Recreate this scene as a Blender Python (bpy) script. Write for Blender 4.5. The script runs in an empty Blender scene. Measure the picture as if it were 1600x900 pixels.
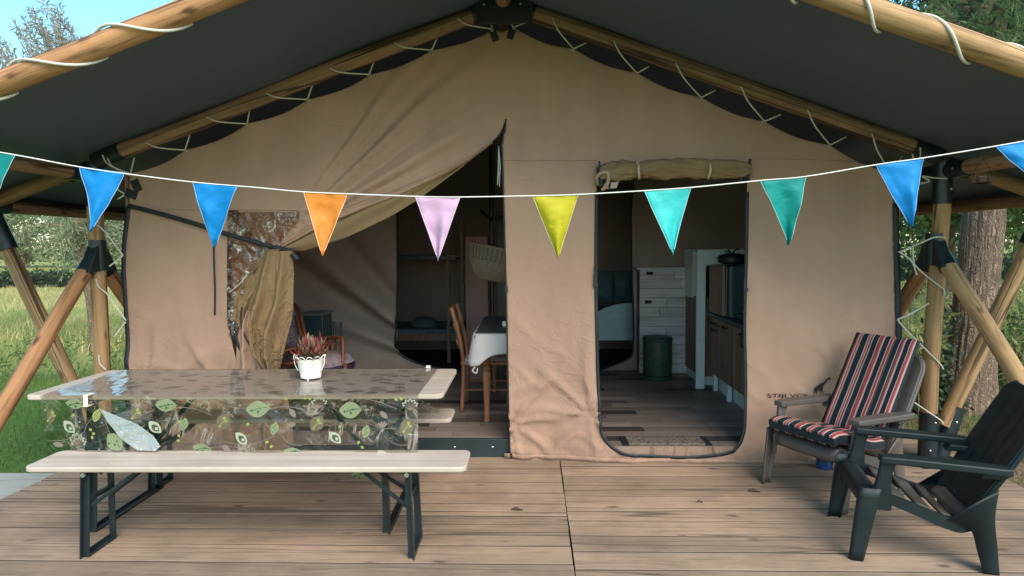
import bpy, bmesh, math, random
import numpy as np
from mathutils import Vector, Matrix, noise
from mathutils.geometry import delaunay_2d_cdt
random.seed(7); RNG = np.random.default_rng(7)
S = bpy.context.scene; COL = S.collection
R = math.radians

# ------------------------------------------------------------------ camera
FPX, H = 1000.0, 1.57
YAW, PIT, ROL = R(1.72), R(3.72), .008
RM = (Matrix.Rotation(YAW, 3, 'Z') @ Matrix.Rotation(math.pi/2-PIT, 3, 'X') @ Matrix.Rotation(-ROL, 3, 'Z'))
cd = bpy.data.cameras.new('camera'); cam = bpy.data.objects.new('camera', cd); COL.objects.link(cam)
cam.matrix_world = Matrix.Translation((0, 0, H)) @ RM.to_4x4()
cd.sensor_width = 36; cd.lens = FPX/1600*36; cd.clip_start = .05; cd.clip_end = 3000
S.camera = cam
# ------------------------------------------------------------------ light
SUN_EL, SUN_AZ = R(44), R(152)        # azimuth of the sun seen from above, clockwise from +Y
w = bpy.data.worlds.new('World'); S.world = w; w.use_nodes = True
nt = w.node_tree; nt.nodes.clear()
sky = nt.nodes.new('ShaderNodeTexSky'); sky.sky_type = 'NISHITA'; sky.sun_disc = False
sky.sun_elevation = SUN_EL; sky.sun_rotation = SUN_AZ; sky.air_density = 1.0; sky.dust_density = .6; sky.ozone_density = 1.0
hs = nt.nodes.new('ShaderNodeHueSaturation'); hs.inputs['Hue'].default_value = .470; hs.inputs['Saturation'].default_value = 1.2
bg = nt.nodes.new('ShaderNodeBackground'); bg.inputs[1].default_value = .135
wo = nt.nodes.new('ShaderNodeOutputWorld')
nt.links.new(sky.outputs[0], hs.inputs['Color']); nt.links.new(hs.outputs[0], bg.inputs[0]); nt.links.new(bg.outputs[0], wo.inputs[0])
sd = bpy.data.lights.new('sun', 'SUN'); sd.energy = 1.9; sd.angle = R(42); sd.color = (1, .91, .77)
sun = bpy.data.objects.new('sun', sd); COL.objects.link(sun)
sdir = Vector((math.sin(SUN_AZ)*math.cos(SUN_EL), math.cos(SUN_AZ)*math.cos(SUN_EL), math.sin(SUN_EL)))
sun.rotation_euler = sdir.to_track_quat('Z', 'Y').to_euler(); sun.location = sdir*30
S.view_settings.view_transform = 'Standard'; S.view_settings.look = 'None'; S.view_settings.gamma = 1
S.view_settings.exposure = 1.25
S.render.resolution_x, S.render.resolution_y = 1024, 576
S.cycles.max_bounces = 10; S.cycles.diffuse_bounces = 5; S.cycles.transparent_max_bounces = 24

# ------------------------------------------------------------------ measuring: a point on a plane X=, Y= or Z= seen at a pixel of the photo
def P(px, py, X=None, Y=None, Z=None):
    d = RM @ Vector(((px-800)/FPX, (450-py)/FPX, -1.0)); o = Vector((0, 0, H))
    t = X/d.x if X is not None else (Y/d.y if Y is not None else (Z-H)/d.z)
    return o+t*d

# ------------------------------------------------------------------ materials
def sk(n, key):
    return n.inputs[key]
class MT:
    def __init__(s, name):
        s.m = bpy.data.materials.new(name); s.m.use_nodes = True
        s.t = s.m.node_tree; s.n = s.t.nodes; s.l = s.t.links
        s.b = s.n['Principled BSDF']; s.out = s.n['Material Output']
    def add(s, typ, **kw):
        n = s.n.new(typ)
        for k, v in kw.items(): setattr(n, k, v)
        return n
    def link(s, a, b): s.l.new(a, b); return s
    def coord(s, kind='Object', scale=(1, 1, 1), rand=0):
        tc = s.add('ShaderNodeTexCoord'); mp = s.add('ShaderNodeMapping'); mp.inputs['Scale'].default_value = scale
        src = tc.outputs['Object']
        if kind == 'World': src = s.add('ShaderNodeNewGeometry').outputs['Position']
        s.link(src, mp.inputs['Vector'])
        if rand:
            oi = s.add('ShaderNodeObjectInfo'); mu = s.add('ShaderNodeMath', operation='MULTIPLY'); mu.inputs[1].default_value = rand
            s.link(oi.outputs['Random'], mu.inputs[0]); s.link(mu.outputs[0], mp.inputs['Location'])
        return mp.outputs[0]
    def noise(s, co, scale, detail=4, rough=.55, dist=0):
        n = s.add('ShaderNodeTexNoise'); n.inputs['Scale'].default_value = scale; n.inputs['Detail'].default_value = detail
        n.inputs['Roughness'].default_value = rough; n.inputs['Distortion'].default_value = dist
        s.link(co, n.inputs['Vector']); return n.outputs['Fac']
    def voro(s, co, scale, feature='F1', rnd=1):
        n = s.add('ShaderNodeTexVoronoi', feature=feature); n.inputs['Scale'].default_value = scale; n.inputs['Randomness'].default_value = rnd
        s.link(co, n.inputs['Vector']); return n.outputs['Distance']
    def ramp(s, fac, stops):
        n = s.add('ShaderNodeValToRGB'); e = n.color_ramp.elements
        while len(e) < len(stops): e.new(.5)
        for i, (p, c) in enumerate(stops):
            e[i].position = p; e[i].color = (c, c, c, 1) if isinstance(c, (int, float)) else (*c, 1)
        s.link(fac, n.inputs[0]); return n.outputs[0]
    def mix(s, fac, a, b, mode='MIX'):
        n = s.add('ShaderNodeMix', data_type='RGBA', blend_type=mode)
        for v, i in ((fac, 0), (a, 6), (b, 7)):
            if isinstance(v, (int, float)): n.inputs[i].default_value = v if i == 0 else (v, v, v, 1)
            elif isinstance(v, tuple): n.inputs[i].default_value = (*v, 1)
            else: s.link(v, n.inputs[i])
        return n.outputs[2]
    def bump(s, h, strength=.3, dist=.01, prev=None):
        n = s.add('ShaderNodeBump'); n.inputs['Strength'].default_value = strength; n.inputs['Distance'].default_value = dist
        s.link(h, n.inputs['Height'])
        if prev is not None: s.link(prev, n.inputs['Normal'])
        s.link(n.outputs[0], s.b.inputs['Normal']); return n.outputs[0]
    def base(s, c, rough=.6, spec=.5, metal=0):
        i = s.b.inputs['Base Color']
        if isinstance(c, tuple): i.default_value = (*c, 1)
        else: s.link(c, i)
        s.b.inputs['Roughness'].default_value = rough; s.b.inputs['Specular IOR Level'].default_value = spec; s.b.inputs['Metallic'].default_value = metal
        return s

def plain(name, c, rough=.6, var=.15, scale=8, bump=0, spec=.5, metal=0, rand=3.0, bscale=None):
    m = MT(name); co = m.coord(rand=rand)
    n = m.noise(co, scale, 5)
    lo = tuple(x*(1-var) for x in c); hi = tuple(min(1, x*(1+var)) for x in c)
    m.base(m.ramp(n, [(.3, lo), (.7, hi)]), rough, spec, metal)
    if bump: m.bump(m.noise(co, bscale or scale*6, 4), bump, .004)
    return m.m

def wood(name, dark, light, axis='Z', rough=.65, knots=.5, grain=1.0, bump=.25, knotcol=(.08, .035, .015), world_stain=0, crack=0, kscale=3.2, stretch=.06, vary=.14):
    m = MT(name)
    k = {'X': (stretch, 1, 1), 'Y': (1, stretch, 1), 'Z': (1, 1, stretch)}[axis]
    k2 = {'X': (.45, 1, 1), 'Y': (1, .45, 1), 'Z': (1, 1, .45)}[axis]
    co = m.coord(scale=k, rand=9.0); ck = m.coord(scale=k2, rand=9.0)
    g = m.noise(co, 26*grain, 6, .6, .6); g2 = m.noise(co, 5*grain, 3, .5, 1.2)
    c = m.ramp(g2, [(.3, dark), (.7, light)])
    c = m.mix(.55 if axis != 'Z' else .72, c, m.ramp(g, [(.32, tuple(x*(.62 if axis != 'Z' else .5) for x in dark)), (.5, light), (.75, tuple(min(1, x*1.15) for x in light))]))
    v = m.voro(m.mix(.04, ck, m.add('ShaderNodeTexNoise').outputs['Color']), kscale)
    kn = m.ramp(v, [(.0, 1.0), (.035*kscale/3.2, .8), (.055*kscale/3.2, .25), (.075*kscale/3.2, 0.0)])
    mu = m.add('ShaderNodeMath', operation='MULTIPLY'); mu.inputs[1].default_value = knots; m.link(kn, mu.inputs[0])
    c = m.mix(mu.outputs[0], c, knotcol)
    if crack:
        cr = m.noise(m.coord(scale={'X': (.02, 1, 1), 'Y': (1, .02, 1), 'Z': (1, 1, .02)}[axis], rand=9.0), 9, 2, .4)
        cf = m.ramp(cr, [(.485, 0.0), (.497, crack), (.503, crack), (.512, 0.0)])
        c = m.mix(cf, c, tuple(x*.22 for x in dark))
    if world_stain:
        ws = m.noise(m.coord('World'), 1.7, 5, .65); wf = m.ramp(ws, [(.42, 0.0), (.68, world_stain)])
        c = m.mix(wf, c, tuple(x*.45 for x in dark))
        w3 = m.noise(m.coord('World', (1, 3, 1)), 6, 5, .7); wf = m.ramp(w3, [(.58, 0.0), (.75, world_stain*.6)])
        c = m.mix(wf, c, tuple(x*.5 for x in dark))
    oi = m.add('ShaderNodeObjectInfo'); hv = m.add('ShaderNodeHueSaturation'); mr = m.add('ShaderNodeMapRange')
    mr.inputs[3].default_value = 1-vary; mr.inputs[4].default_value = 1+vary
    m.link(oi.outputs['Random'], mr.inputs[0]); m.link(mr.outputs[0], hv.inputs['Value']); m.link(c, hv.inputs['Color'])
    m.base(hv.outputs[0], rough, .35)
    m.bump(g, bump, .004)
    return m.m

def canvas_mat(name, c, trans=.12, crinkle=.36):
    m = MT(name); co = m.coord()
    n = m.noise(co, 1.3, 5, .6); n2 = m.noise(m.coord(scale=(1, 1, .35)), 5, 5, .65)
    col = m.ramp(n, [(.3, tuple(x*.86 for x in c)), (.7, tuple(x*1.1 for x in c))])
    col = m.mix(.35, col, m.ramp(n2, [(.3, tuple(x*.8 for x in c)), (.65, tuple(x*1.1 for x in c))]))
    # thin horizontal smears of dirt
    st = m.ramp(m.noise(m.coord(scale=(1, 1, 9)), 2.2, 4, .6), [(.66, 0.0), (.72, .25)])
    col = m.mix(st, col, tuple(x*.6 for x in c))
    zz = m.add('ShaderNodeSeparateXYZ'); m.link(m.coord('World'), zz.inputs[0]); zr = m.add('ShaderNodeMapRange'); zr.inputs[1].default_value = .45; zr.inputs[2].default_value = .0; m.link(zz.outputs[2], zr.inputs[0])
    dn = m.mix(1.0, zr.outputs[0], m.ramp(m.noise(m.coord('World'), 9, 5, .7), [(.42, 0.0), (.65, .6)]), 'MULTIPLY')
    col = m.mix(dn, col, (.20, .14, .10))
    m.base(col, .82, .25)
    wv = m.noise(co, 700, 1)
    b1 = m.bump(wv, .12, .0006)
    cr = m.noise(m.coord(scale=(1, 1, 1)), 3.0, 3, .5, 2.4)
    rr = m.ramp(cr, [(.455, 0.0), (.5, 1.0), (.56, 0.0)])
    ps = m.add('ShaderNodeSeparateXYZ'); m.link(m.coord('World'), ps.inputs[0])
    hz_ = m.add('ShaderNodeMapRange'); hz_.inputs[1].default_value = 1.75; hz_.inputs[2].default_value = .7; hz_.inputs[3].default_value = .12; m.link(ps.outputs[2], hz_.inputs[0])
    mk = m.ramp(m.noise(co, 1.9, 3, .6), [(.42, 0.0), (.6, 1.0)])
    rr = m.mix(hz_.outputs[0], .0, m.mix(1.0, rr, mk, 'MULTIPLY'))
    b2 = m.bump(rr, crinkle*.8, .014, b1)
    cr2 = m.voro(m.mix(.12, m.coord(), m.add('ShaderNodeTexNoise').outputs['Color']), 5.5, 'DISTANCE_TO_EDGE')
    r2 = m.mix(hz_.outputs[0], 1.0, m.ramp(cr2, [(0.0, 0.0), (.10, 1.0)]))
    m.bump(r2, crinkle*.3, .006, b2)
    if trans:
        tr = m.add('ShaderNodeBsdfTranslucent'); m.link(col, tr.inputs[0]); mx = m.add('ShaderNodeMixShader'); mx.inputs[0].default_value = trans
        m.link(m.b.outputs[0], mx.inputs[1]); m.link(tr.outputs[0], mx.inputs[2]); m.link(mx.outputs[0], m.out.inputs[0])
    return m.m

def clear_plastic(name, tint=(.9, .92, .9), opacity=.1, gloss=.14, bscale=9, bstr=.5, milk=(.8, .82, .8), rough=.08, crease=0):
    m = MT(name); m.base(milk, .5)
    co = m.coord(); h = m.noise(co, bscale, 4, .6, 1.5)
    bn = m.add('ShaderNodeBump'); bn.inputs['Strength'].default_value = bstr; bn.inputs['Distance'].default_value = .02; m.link(h, bn.inputs['Height'])
    tr = m.add('ShaderNodeBsdfTransparent'); tr.inputs[0].default_value = (*tint, 1)
    gl = m.add('ShaderNodeBsdfGlossy'); gl.inputs['Roughness'].default_value = rough; m.link(bn.outputs[0], gl.inputs['Normal'])
    lw = m.add('ShaderNodeLayerWeight'); lw.inputs[0].default_value = .5; m.link(bn.outputs[0], lw.inputs['Normal'])
    pw_ = m.add('ShaderNodeMath', operation='POWER'); pw_.inputs[1].default_value = 4.5; m.link(lw.outputs['Facing'], pw_.inputs[0])
    ad = m.add('ShaderNodeMath', operation='MULTIPLY_ADD'); ad.inputs[1].default_value = .8; ad.inputs[2].default_value = .04+gloss*.4; m.link(pw_.outputs[0], ad.inputs[0])
    m1 = m.add('ShaderNodeMixShader'); m1.inputs[0].default_value = opacity
    if crease:      # crease lines in the milk colour, painting glints onto the window plastic
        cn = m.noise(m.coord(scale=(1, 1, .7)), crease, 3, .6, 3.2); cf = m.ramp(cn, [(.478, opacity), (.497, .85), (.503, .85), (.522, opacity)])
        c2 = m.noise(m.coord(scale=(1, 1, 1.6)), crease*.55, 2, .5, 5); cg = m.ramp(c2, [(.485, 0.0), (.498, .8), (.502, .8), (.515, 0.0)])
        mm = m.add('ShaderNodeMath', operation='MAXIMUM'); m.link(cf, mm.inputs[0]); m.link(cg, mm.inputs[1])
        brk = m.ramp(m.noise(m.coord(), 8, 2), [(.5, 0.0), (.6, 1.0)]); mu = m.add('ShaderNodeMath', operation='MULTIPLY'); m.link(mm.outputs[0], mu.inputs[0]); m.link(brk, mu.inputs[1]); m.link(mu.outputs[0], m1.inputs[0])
    m.link(tr.outputs[0], m1.inputs[1]); m.link(m.b.outputs[0], m1.inputs[2])
    m2 = m.add('ShaderNodeMixShader'); m.link(ad.outputs[0], m2.inputs[0]); m.link(m1.outputs[0], m2.inputs[1]); m.link(gl.outputs[0], m2.inputs[2])
    m.link(m2.outputs[0], m.out.inputs[0]); return m.m

def leafmat(name, c1, c2, trans=.3, rough=.5):
    m = MT(name); co = m.coord('World')
    col = m.ramp(m.noise(co, 1.1, 3), [(.3, c1), (.7, c2)])
    col = m.mix(.5, col, m.ramp(m.noise(co, 23, 2), [(.3, c1), (.7, c2)]))
    m.base(col, rough, .3)
    tr = m.add('ShaderNodeBsdfTranslucent'); m.link(col, tr.inputs[0]); mx = m.add('ShaderNodeMixShader'); mx.inputs[0].default_value = trans
    m.link(m.b.outputs[0], mx.inputs[1]); m.link(tr.outputs[0], mx.inputs[2]); m.link(mx.outputs[0], m.out.inputs[0])
    return m.m

def fly_mat():
    m = MT('fly_fabric'); co = m.coord()
    n = m.noise(co, .9, 4, .5)
    m.base(m.ramp(n, [(.3, (.105, .145, .205)), (.7, (.135, .17, .225))]), .5, .35)
    m.bump(m.noise(co, 2.2, 3, .5, .6), .25, .03)
    tr = m.add('ShaderNodeBsdfTranslucent'); tr.inputs[0].default_value = (.17, .155, .145, 1); mx = m.add('ShaderNodeMixShader'); mx.inputs[0].default_value = .25
    m.link(m.b.outputs[0], mx.inputs[1]); m.link(tr.outputs[0], mx.inputs[2]); m.link(mx.outputs[0], m.out.inputs[0])
    return m.m

M = {}
M['log'] = wood('log_wood', (.27, .145, .065), (.47, .28, .13), 'Z', .65, .95, 1.3, .6, world_stain=.35, crack=1.0, kscale=8.5, vary=.18)
M['log_warm'] = wood('log_wood_warm', (.25, .11, .05), (.44, .22, .10), 'Z', .65, .95, 1.3, .6, world_stain=.35, crack=1.0, kscale=8.5, vary=.18)
M['log_dark'] = wood('log_wood_brown', (.19, .105, .062), (.31, .18, .105), 'Z', .65, .95, 1.3, .6, world_stain=.35, crack=1.0, kscale=8.5, vary=.18)
M['deck'] = wood('weathered_deck_wood', (.28, .192, .132), (.36, .25, .176), 'X', .8, .85, 1.5, .8, (.09, .055, .04), .5, .75, kscale=6.0, stretch=.085, vary=.2)
M['deckedge'] = plain('gap_shade_board_edge', (.075, .055, .042), .9, .3)  # board sides coloured dark to put shade into the gaps
M['pale_deck'] = wood('pale_paver_wood', (.27, .26, .235), (.38, .36, .33), 'X', .75, .3, .8, .3)
M['canvas'] = canvas_mat('tent_canvas', (.46, .288, .203))
M['canvas_in'] = canvas_mat('inner_tent_canvas', (.38, .30, .26), 0.03)
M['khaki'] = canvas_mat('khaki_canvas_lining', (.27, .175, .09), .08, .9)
M['fly'] = fly_mat()
M['black'] = plain('black_webbing', (.012, .016, .02), .6, .3, 30, .2)
M['steel'] = plain('black_painted_steel', (.012, .02, .024), .38, .3, 14, .15)
M['bolt'] = plain('zinc_bolt', (.55, .55, .52), .35, .2, 40, 0, metal=.9)
M['rope'] = plain('white_rope', (.62, .58, .50), .8, .12, 120, .4)
M['ropeb'] = plain('white_ribbon', (.80, .77, .72), .7, .06, 60, .2)
M['strap'] = plain('beige_strap', (.50, .38, .27), .8, .1, 40, .3)
M['plateg'] = plain('dark_step_plate', (.015, .027, .032), .55, .3, 6, .2)
M['bench'] = None

def floor_mat():
    m = MT('laminate_floor_board'); co = m.coord(scale=(.07, 1, 1), rand=9.0)
    g = m.noise(co, 26, 5, .65, .4)
    oi = m.add('ShaderNodeObjectInfo')
    c1 = m.ramp(oi.outputs['Random'], [(0.0, (.05, .042, .040)), (.15, (.08, .064, .058)), (.22, (.20, .15, .125)), (.7, (.28, .21, .175)), (1.0, (.37, .29, .25))])
    c = m.mix(.55, c1, m.ramp(g, [(.3, .35), (.7, 1.0)]), 'MULTIPLY')
    m.base(c, .5, .4); m.bump(g, .2, .002); return m.m
M['laminate'] = floor_mat()
M['greywood'] = wood('whitewashed_plank', (.42, .38, .37), (.68, .64, .62), 'X', .7, .2, .8, .3)
def painted_board():
    m = MT('cream_varnished_board'); co = m.coord(scale=(.05, 1, 1))
    g = m.noise(co, 18, 5, .6); c = m.ramp(g, [(.3, (.40, .325, .265)), (.5, (.52, .43, .365)), (.7, (.58, .49, .42))])
    sc_ = m.ramp(m.noise(m.coord(), 3.2, 5, .7), [(.45, 0.0), (.75, .5)]); c = m.mix(sc_, c, (.38, .30, .24))
    ch = m.noise(m.coord(), 34, 4, .6); c = m.mix(m.ramp(ch, [(.735, 0.0), (.75, .9)]), c, (.10, .06, .04))
    m.base(c, .38, .5); m.bump(g, .18, .002); return m.m
M['bench'] = painted_board()
M['brown_cab'] = wood('dark_oak_front', (.16, .095, .062), (.26, .165, .115), 'Z', .5, .1, 1, .15)
M['whitepanel'] = plain('pale_green_white_panel', (.62, .68, .66), .5, .06)
M['whitepanel2'] = plain('cream_bed_panel', (.42, .56, .56), .5, .06)
M['darkteal'] = plain('dark_teal_surface', (.035, .065, .075), .4, .2)
M['chrome'] = plain('chrome', (.6, .6, .6), .2, .1, metal=1)
M['bin'] = plain('dark_green_bin_metal', (.045, .075, .065), .42, .4, 22, .3)
M['redwood'] = wood('reddish_dining_wood', (.19, .075, .04), (.32, .14, .07), 'Z', .45, .1, 1, .12)
M['rattan'] = wood('red_brown_rattan', (.16, .045, .02), (.28, .09, .04), 'Z', .4, .2, 1.5, .15)
M['wicker'] = plain('wicker_strip', (.30, .22, .15), .7, .25, 60, .3)
M['tcloth'] = plain('grey_white_table_linen', (.62, .56, .54), .8, .05, 4, .1)
M['runner'] = plain('dark_grey_table_top', (.085, .09, .095), .5, .2)
M['cush'] = plain('purple_cushion', (.035, .015, .045), .8, .2)
M['bedding'] = plain('blue_grey_bedding', (.09, .16, .19), .8, .3, 8, .2)
M['wardrobe'] = plain('red_brown_panel', (.22, .12, .10), .6, .15)
M['pot'] = plain('white_painted_pot', (.78, .74, .66), .5, .06, 30, .2)
M['greychair'] = plain('taupe_grey_resin', (.10, .083, .075), .45, .1, 6, .12)
M['greenchair'] = plain('dark_green_resin', (.008, .015, .017), .5, .3, 9, .2, spec=.35)
M['dustyseat'] = plain('dusty_worn_resin', (.075, .062, .052), .6, .35, 14, .2)
M['greenchair_top'] = M['greenchair']
M['bark'] = None

def bark_mat():
    m = MT('tree_bark'); co = m.coord('World', (1, 1, .16))
    v = m.voro(m.mix(.22, co, m.noise(m.coord('World', (1, 1, .5)), 5, 5, .7)), 34, 'DISTANCE_TO_EDGE'); n = m.noise(co, 26, 6, .8)
    c = m.ramp(n, [(.3, (.20, .135, .095)), (.7, (.40, .29, .21))])
    c = m.mix(m.ramp(v, [(0.0, .6), (.10, .15), (.25, 0.0)]), c, (.075, .05, .035))
    m.base(c, .9, .2); m.bump(m.ramp(v, [(0.0, 0.0), (.3, 1.0)]), .8, .03); return m.m
M['bark'] = bark_mat()
M['twig'] = plain('twig_bark', (.24, .18, .12), .8, .2)

# ------------------------------------------------------------------ object helpers
WM = {}
def link(o): COL.objects.link(o); return o
def tag(o, label=None, cat=None, group=None, kind=None):
    if label: o['label'] = label
    if cat: o['category'] = cat
    if group: o['group'] = group
    if kind: o['kind'] = kind
    return o
def adopt(o, parent):
    if parent is not None:
        o.parent = parent; o.matrix_parent_inverse = WM[parent.name].inverted()
    WM[o.name] = o.matrix_basis.copy()       # world matrix as built
    return o
def thing(name, loc, label, cat, group=None, rz=0):
    o = bpy.data.objects.new(name, None); o.empty_display_size = .1; link(o)
    o.matrix_basis = Matrix.Translation(loc) @ Matrix.Rotation(rz, 4, 'Z')
    WM[o.name] = o.matrix_basis.copy(); tag(o, label, cat, group); return o
class G:
    """collects faces; .obj() links them as ONE mesh object"""
    def __init__(s): s.v = []; s.f = []; s.mi = []; s.cur = 0
    def add(s, vs, fs):
        k = len(s.v); s.v += [Vector(v) for v in vs]; s.f += [tuple(i+k for i in f) for f in fs]; s.mi += [s.cur]*len(fs); return s
    def box(s, c, d, m=None):
        x, y, z = d[0]/2, d[1]/2, d[2]/2; c = Vector(c)
        vs = [Vector((sx*x, sy*y, sz*z)) for sx in (-1, 1) for sy in (-1, 1) for sz in (-1, 1)]
        if m is not None: vs = [m @ v for v in vs]
        return s.add([c+v for v in vs], [(0, 1, 3, 2), (4, 6, 7, 5), (0, 4, 5, 1), (2, 3, 7, 6), (0, 2, 6, 4), (1, 5, 7, 3)])
    def beam(s, a, b, w, h, up=(0, 0, 1)):
        a, b = Vector(a), Vector(b); d = b-a; L = d.length; d.normalize(); u = Vector(up)
        x = d.cross(u)
        if x.length < 1e-4: x = d.cross(Vector((0, 1, 0)))
        x.normalize(); y = x.cross(d)
        m = Matrix((x, d, y)).transposed()
        return s.box((a+b)/2, (w, L, h), m)
    def tube(s, pts, r, n=8, caps=True, flat=1.0):
        pts = [Vector(p) for p in pts]; k = len(pts); rr = r if isinstance(r, (list, tuple)) else [r]*k
        t0 = (pts[1]-pts[0]).normalized(); ref = Vector((0, 0, 1)) if abs(t0.z) < .9 else Vector((0, 1, 0))
        nx = t0.cross(ref).normalized(); vs = []
        for i, p in enumerate(pts):
            t = (pts[min(i+1, k-1)]-pts[max(i-1, 0)]).normalized()
            nx = (nx-t*nx.dot(t)).normalized(); ny = t.cross(nx)
            for j in range(n):
                a = 2*math.pi*j/n; vs.append(p+nx*math.cos(a)*rr[i]+ny*math.sin(a)*rr[i]*flat)
        fs = [(i*n+j, i*n+(j+1) % n, (i+1)*n+(j+1) % n, (i+1)*n+j) for i in range(k-1) for j in range(n)]
        if caps: fs += [tuple(range(n-1, -1, -1)), tuple(range((k-1)*n, k*n))]
        return s.add(vs, fs)
    def lathe(s, prof, c=(0, 0, 0), n=24, close=False):
        vs = [(c[0]+r*math.cos(2*math.pi*j/n), c[1]+r*math.sin(2*math.pi*j/n), c[2]+z) for r, z in prof for j in range(n)]
        k = len(prof); fs = [(i*n+j, i*n+(j+1) % n, (i+1)*n+(j+1) % n, (i+1)*n+j) for i in range(k-1) for j in range(n)]
        if close: fs += [tuple(range(n-1, -1, -1)), tuple(range((k-1)*n, k*n))]
        return s.add(vs, fs)
    def grid(s, fn, nu, nv):
        vs = [fn(i/nu, j/nv) for j in range(nv+1) for i in range(nu+1)]
        return s.add(vs, [(j*(nu+1)+i, j*(nu+1)+i+1, (j+1)*(nu+1)+i+1, (j+1)*(nu+1)+i) for j in range(nv) for i in range(nu)])
    def prism(s, poly, ax, t0, t1):
        """poly of 2D points in the plane across axis ax ('X','Y','Z'), thickness t0..t1"""
        def mk(p, t): return {'X': (t, p[0], p[1]), 'Y': (p[0], t, p[1]), 'Z': (p[0], p[1], t)}[ax]
        n = len(poly)
        return s.add([mk(p, t0) for p in poly]+[mk(p, t1) for p in poly],
                     [tuple(range(n-1, -1, -1)), tuple(range(n, 2*n))]+[(i, (i+1) % n, n+(i+1) % n, n+i) for i in range(n)])
    def obj(s, name, mat, parent=None, smooth=False, bevel=0, mw=None, solid=0, seg=2, fixn=True):
        me = bpy.data.meshes.new(name); me.from_pydata([tuple(v) for v in s.v], [], s.f); me.update()
        if fixn:
            bm = bmesh.new(); bm.from_mesh(me); bmesh.ops.recalc_face_normals(bm, faces=bm.faces); bm.to_mesh(me); bm.free()
        mats = mat if isinstance(mat, list) else [mat]
        for m in mats: me.materials.append(m)
        if len(mats) > 1: me.polygons.foreach_set('material_index', s.mi)
        if smooth:
            me.polygons.foreach_set('use_smooth', [True]*len(me.polygons))
            if smooth != True: me.set_sharp_from_angle(angle=R(smooth))
        o = link(bpy.data.objects.new(name, me))
        if mw is not None: o.matrix_basis = mw
        if solid:
            md = o.modifiers.new('thickness', 'SOLIDIFY'); md.thickness = solid; md.offset = 0
        if bevel:
            md = o.modifiers.new('bevel', 'BEVEL'); md.width = bevel; md.segments = seg; md.limit_method = 'ANGLE'; md.angle_limit = R(35)
        adopt(o, parent); return o
def np_mesh(name, verts, tris, mat, parent=None, smooth=False, quads=False):
    me = bpy.data.meshes.new(name); k = 4 if quads else 3
    me.vertices.add(len(verts)); me.vertices.foreach_set('co', np.asarray(verts, np.float32).ravel())
    me.loops.add(len(tris)*k); me.loops.foreach_set('vertex_index', np.asarray(tris, np.int32).ravel())
    me.polygons.add(len(tris)); me.polygons.foreach_set('loop_start', np.arange(0, len(tris)*k, k, dtype=np.int32))
    me.polygons.foreach_set('loop_total', np.full(len(tris), k, np.int32)); me.update(calc_edges=True)
    me.materials.append(mat)
    if smooth: me.polygons.foreach_set('use_smooth', [True]*len(tris))
    o = link(bpy.data.objects.new(name, me)); adopt(o, parent); return o
def copy_thing(root, label, loc=None, rz=None, group=None):
    c = root.copy(); link(c)
    m = Matrix.Translation(loc if loc is not None else root.matrix_basis.translation) @ Matrix.Rotation(rz or 0, 4, 'Z')
    c.matrix_basis = m; c['label'] = label
    if group: c['group'] = group
    WM[c.name] = m.copy()
    for ch in list(root.children):
        d = ch.copy(); link(d); d.parent = c
        for g in list(ch.children):
            e = g.copy(); link(e); e.parent = d
    return c
def smoothpath(pts, n=8):
    """Catmull-Rom through pts"""
    pts = [Vector(p) for p in pts]; out = []
    for i in range(len(pts)-1):
        p0, p1, p2, p3 = pts[max(i-1, 0)], pts[i], pts[i+1], pts[min(i+2, len(pts)-1)]
        for k in range(n):
            t = k/n; out.append(.5*((2*p1)+(p2-p0)*t+(2*p0-5*p1+4*p2-p3)*t*t+(3*p1-p0-3*p2+p3)*t**3))
    out.append(pts[-1]); return out
def lerp_poly(pts, x):
    for (x0, y0), (x1, y1) in zip(pts, pts[1:]):
        if x0 <= x <= x1: return y0+(y1-y0)*(x-x0)/(x1-x0 or 1)
    return pts[0][1] if x < pts[0][0] else pts[-1][1]
def leaves(centers, size, asp=.35, droop=0, up=None, rng=RNG):
    """one pointed leaf (two triangles) per centre; returns verts, tris"""
    n = len(centers); c = np.asarray(centers, float)
    d = rng.normal(size=(n, 3)); d[:, 2] -= droop
    if up is not None: d = d*.45+np.asarray(up)
    d /= np.linalg.norm(d, axis=1)[:, None]
    o = rng.normal(size=(n, 3)); o -= d*(o*d).sum(1)[:, None]; o /= np.linalg.norm(o, axis=1)[:, None]
    L = (size*rng.uniform(.6, 1.3, n))[:, None]; W = L*asp*.5
    v = np.stack([c, c+d*L*.5+o*W, c+d*L, c+d*L*.5-o*W], 1).reshape(-1, 3)
    b = np.arange(n)[:, None]*4; t = np.concatenate([b+[0, 1, 2], b+[0, 2, 3]], 0)
    return v, t
def blades(xy, z, h, wd, lean=.35, rng=RNG):
    n = len(xy); a = rng.uniform(0, 2*math.pi, n); hh = h*rng.uniform(.5, 1.3, n); w_ = wd*rng.uniform(.6, 1.2, n)
    base = np.c_[xy, np.full(n, z)]; sd_ = np.c_[np.cos(a), np.sin(a), np.zeros(n)]*w_[:, None]*.5
    l = rng.normal(size=(n, 2))*lean*hh[:, None]; tip = base+np.c_[l, hh]
    mid = base+np.c_[l*.3, hh*.55]
    v = np.stack([base-sd_, base+sd_, mid+sd_*.7, mid-sd_*.7, tip], 1).reshape(-1, 3)
    b = np.arange(n)[:, None]*5; t = np.concatenate([b+[0, 1, 2], b+[0, 2, 3], b+[3, 2, 4]], 0)
    return v, t

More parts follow.
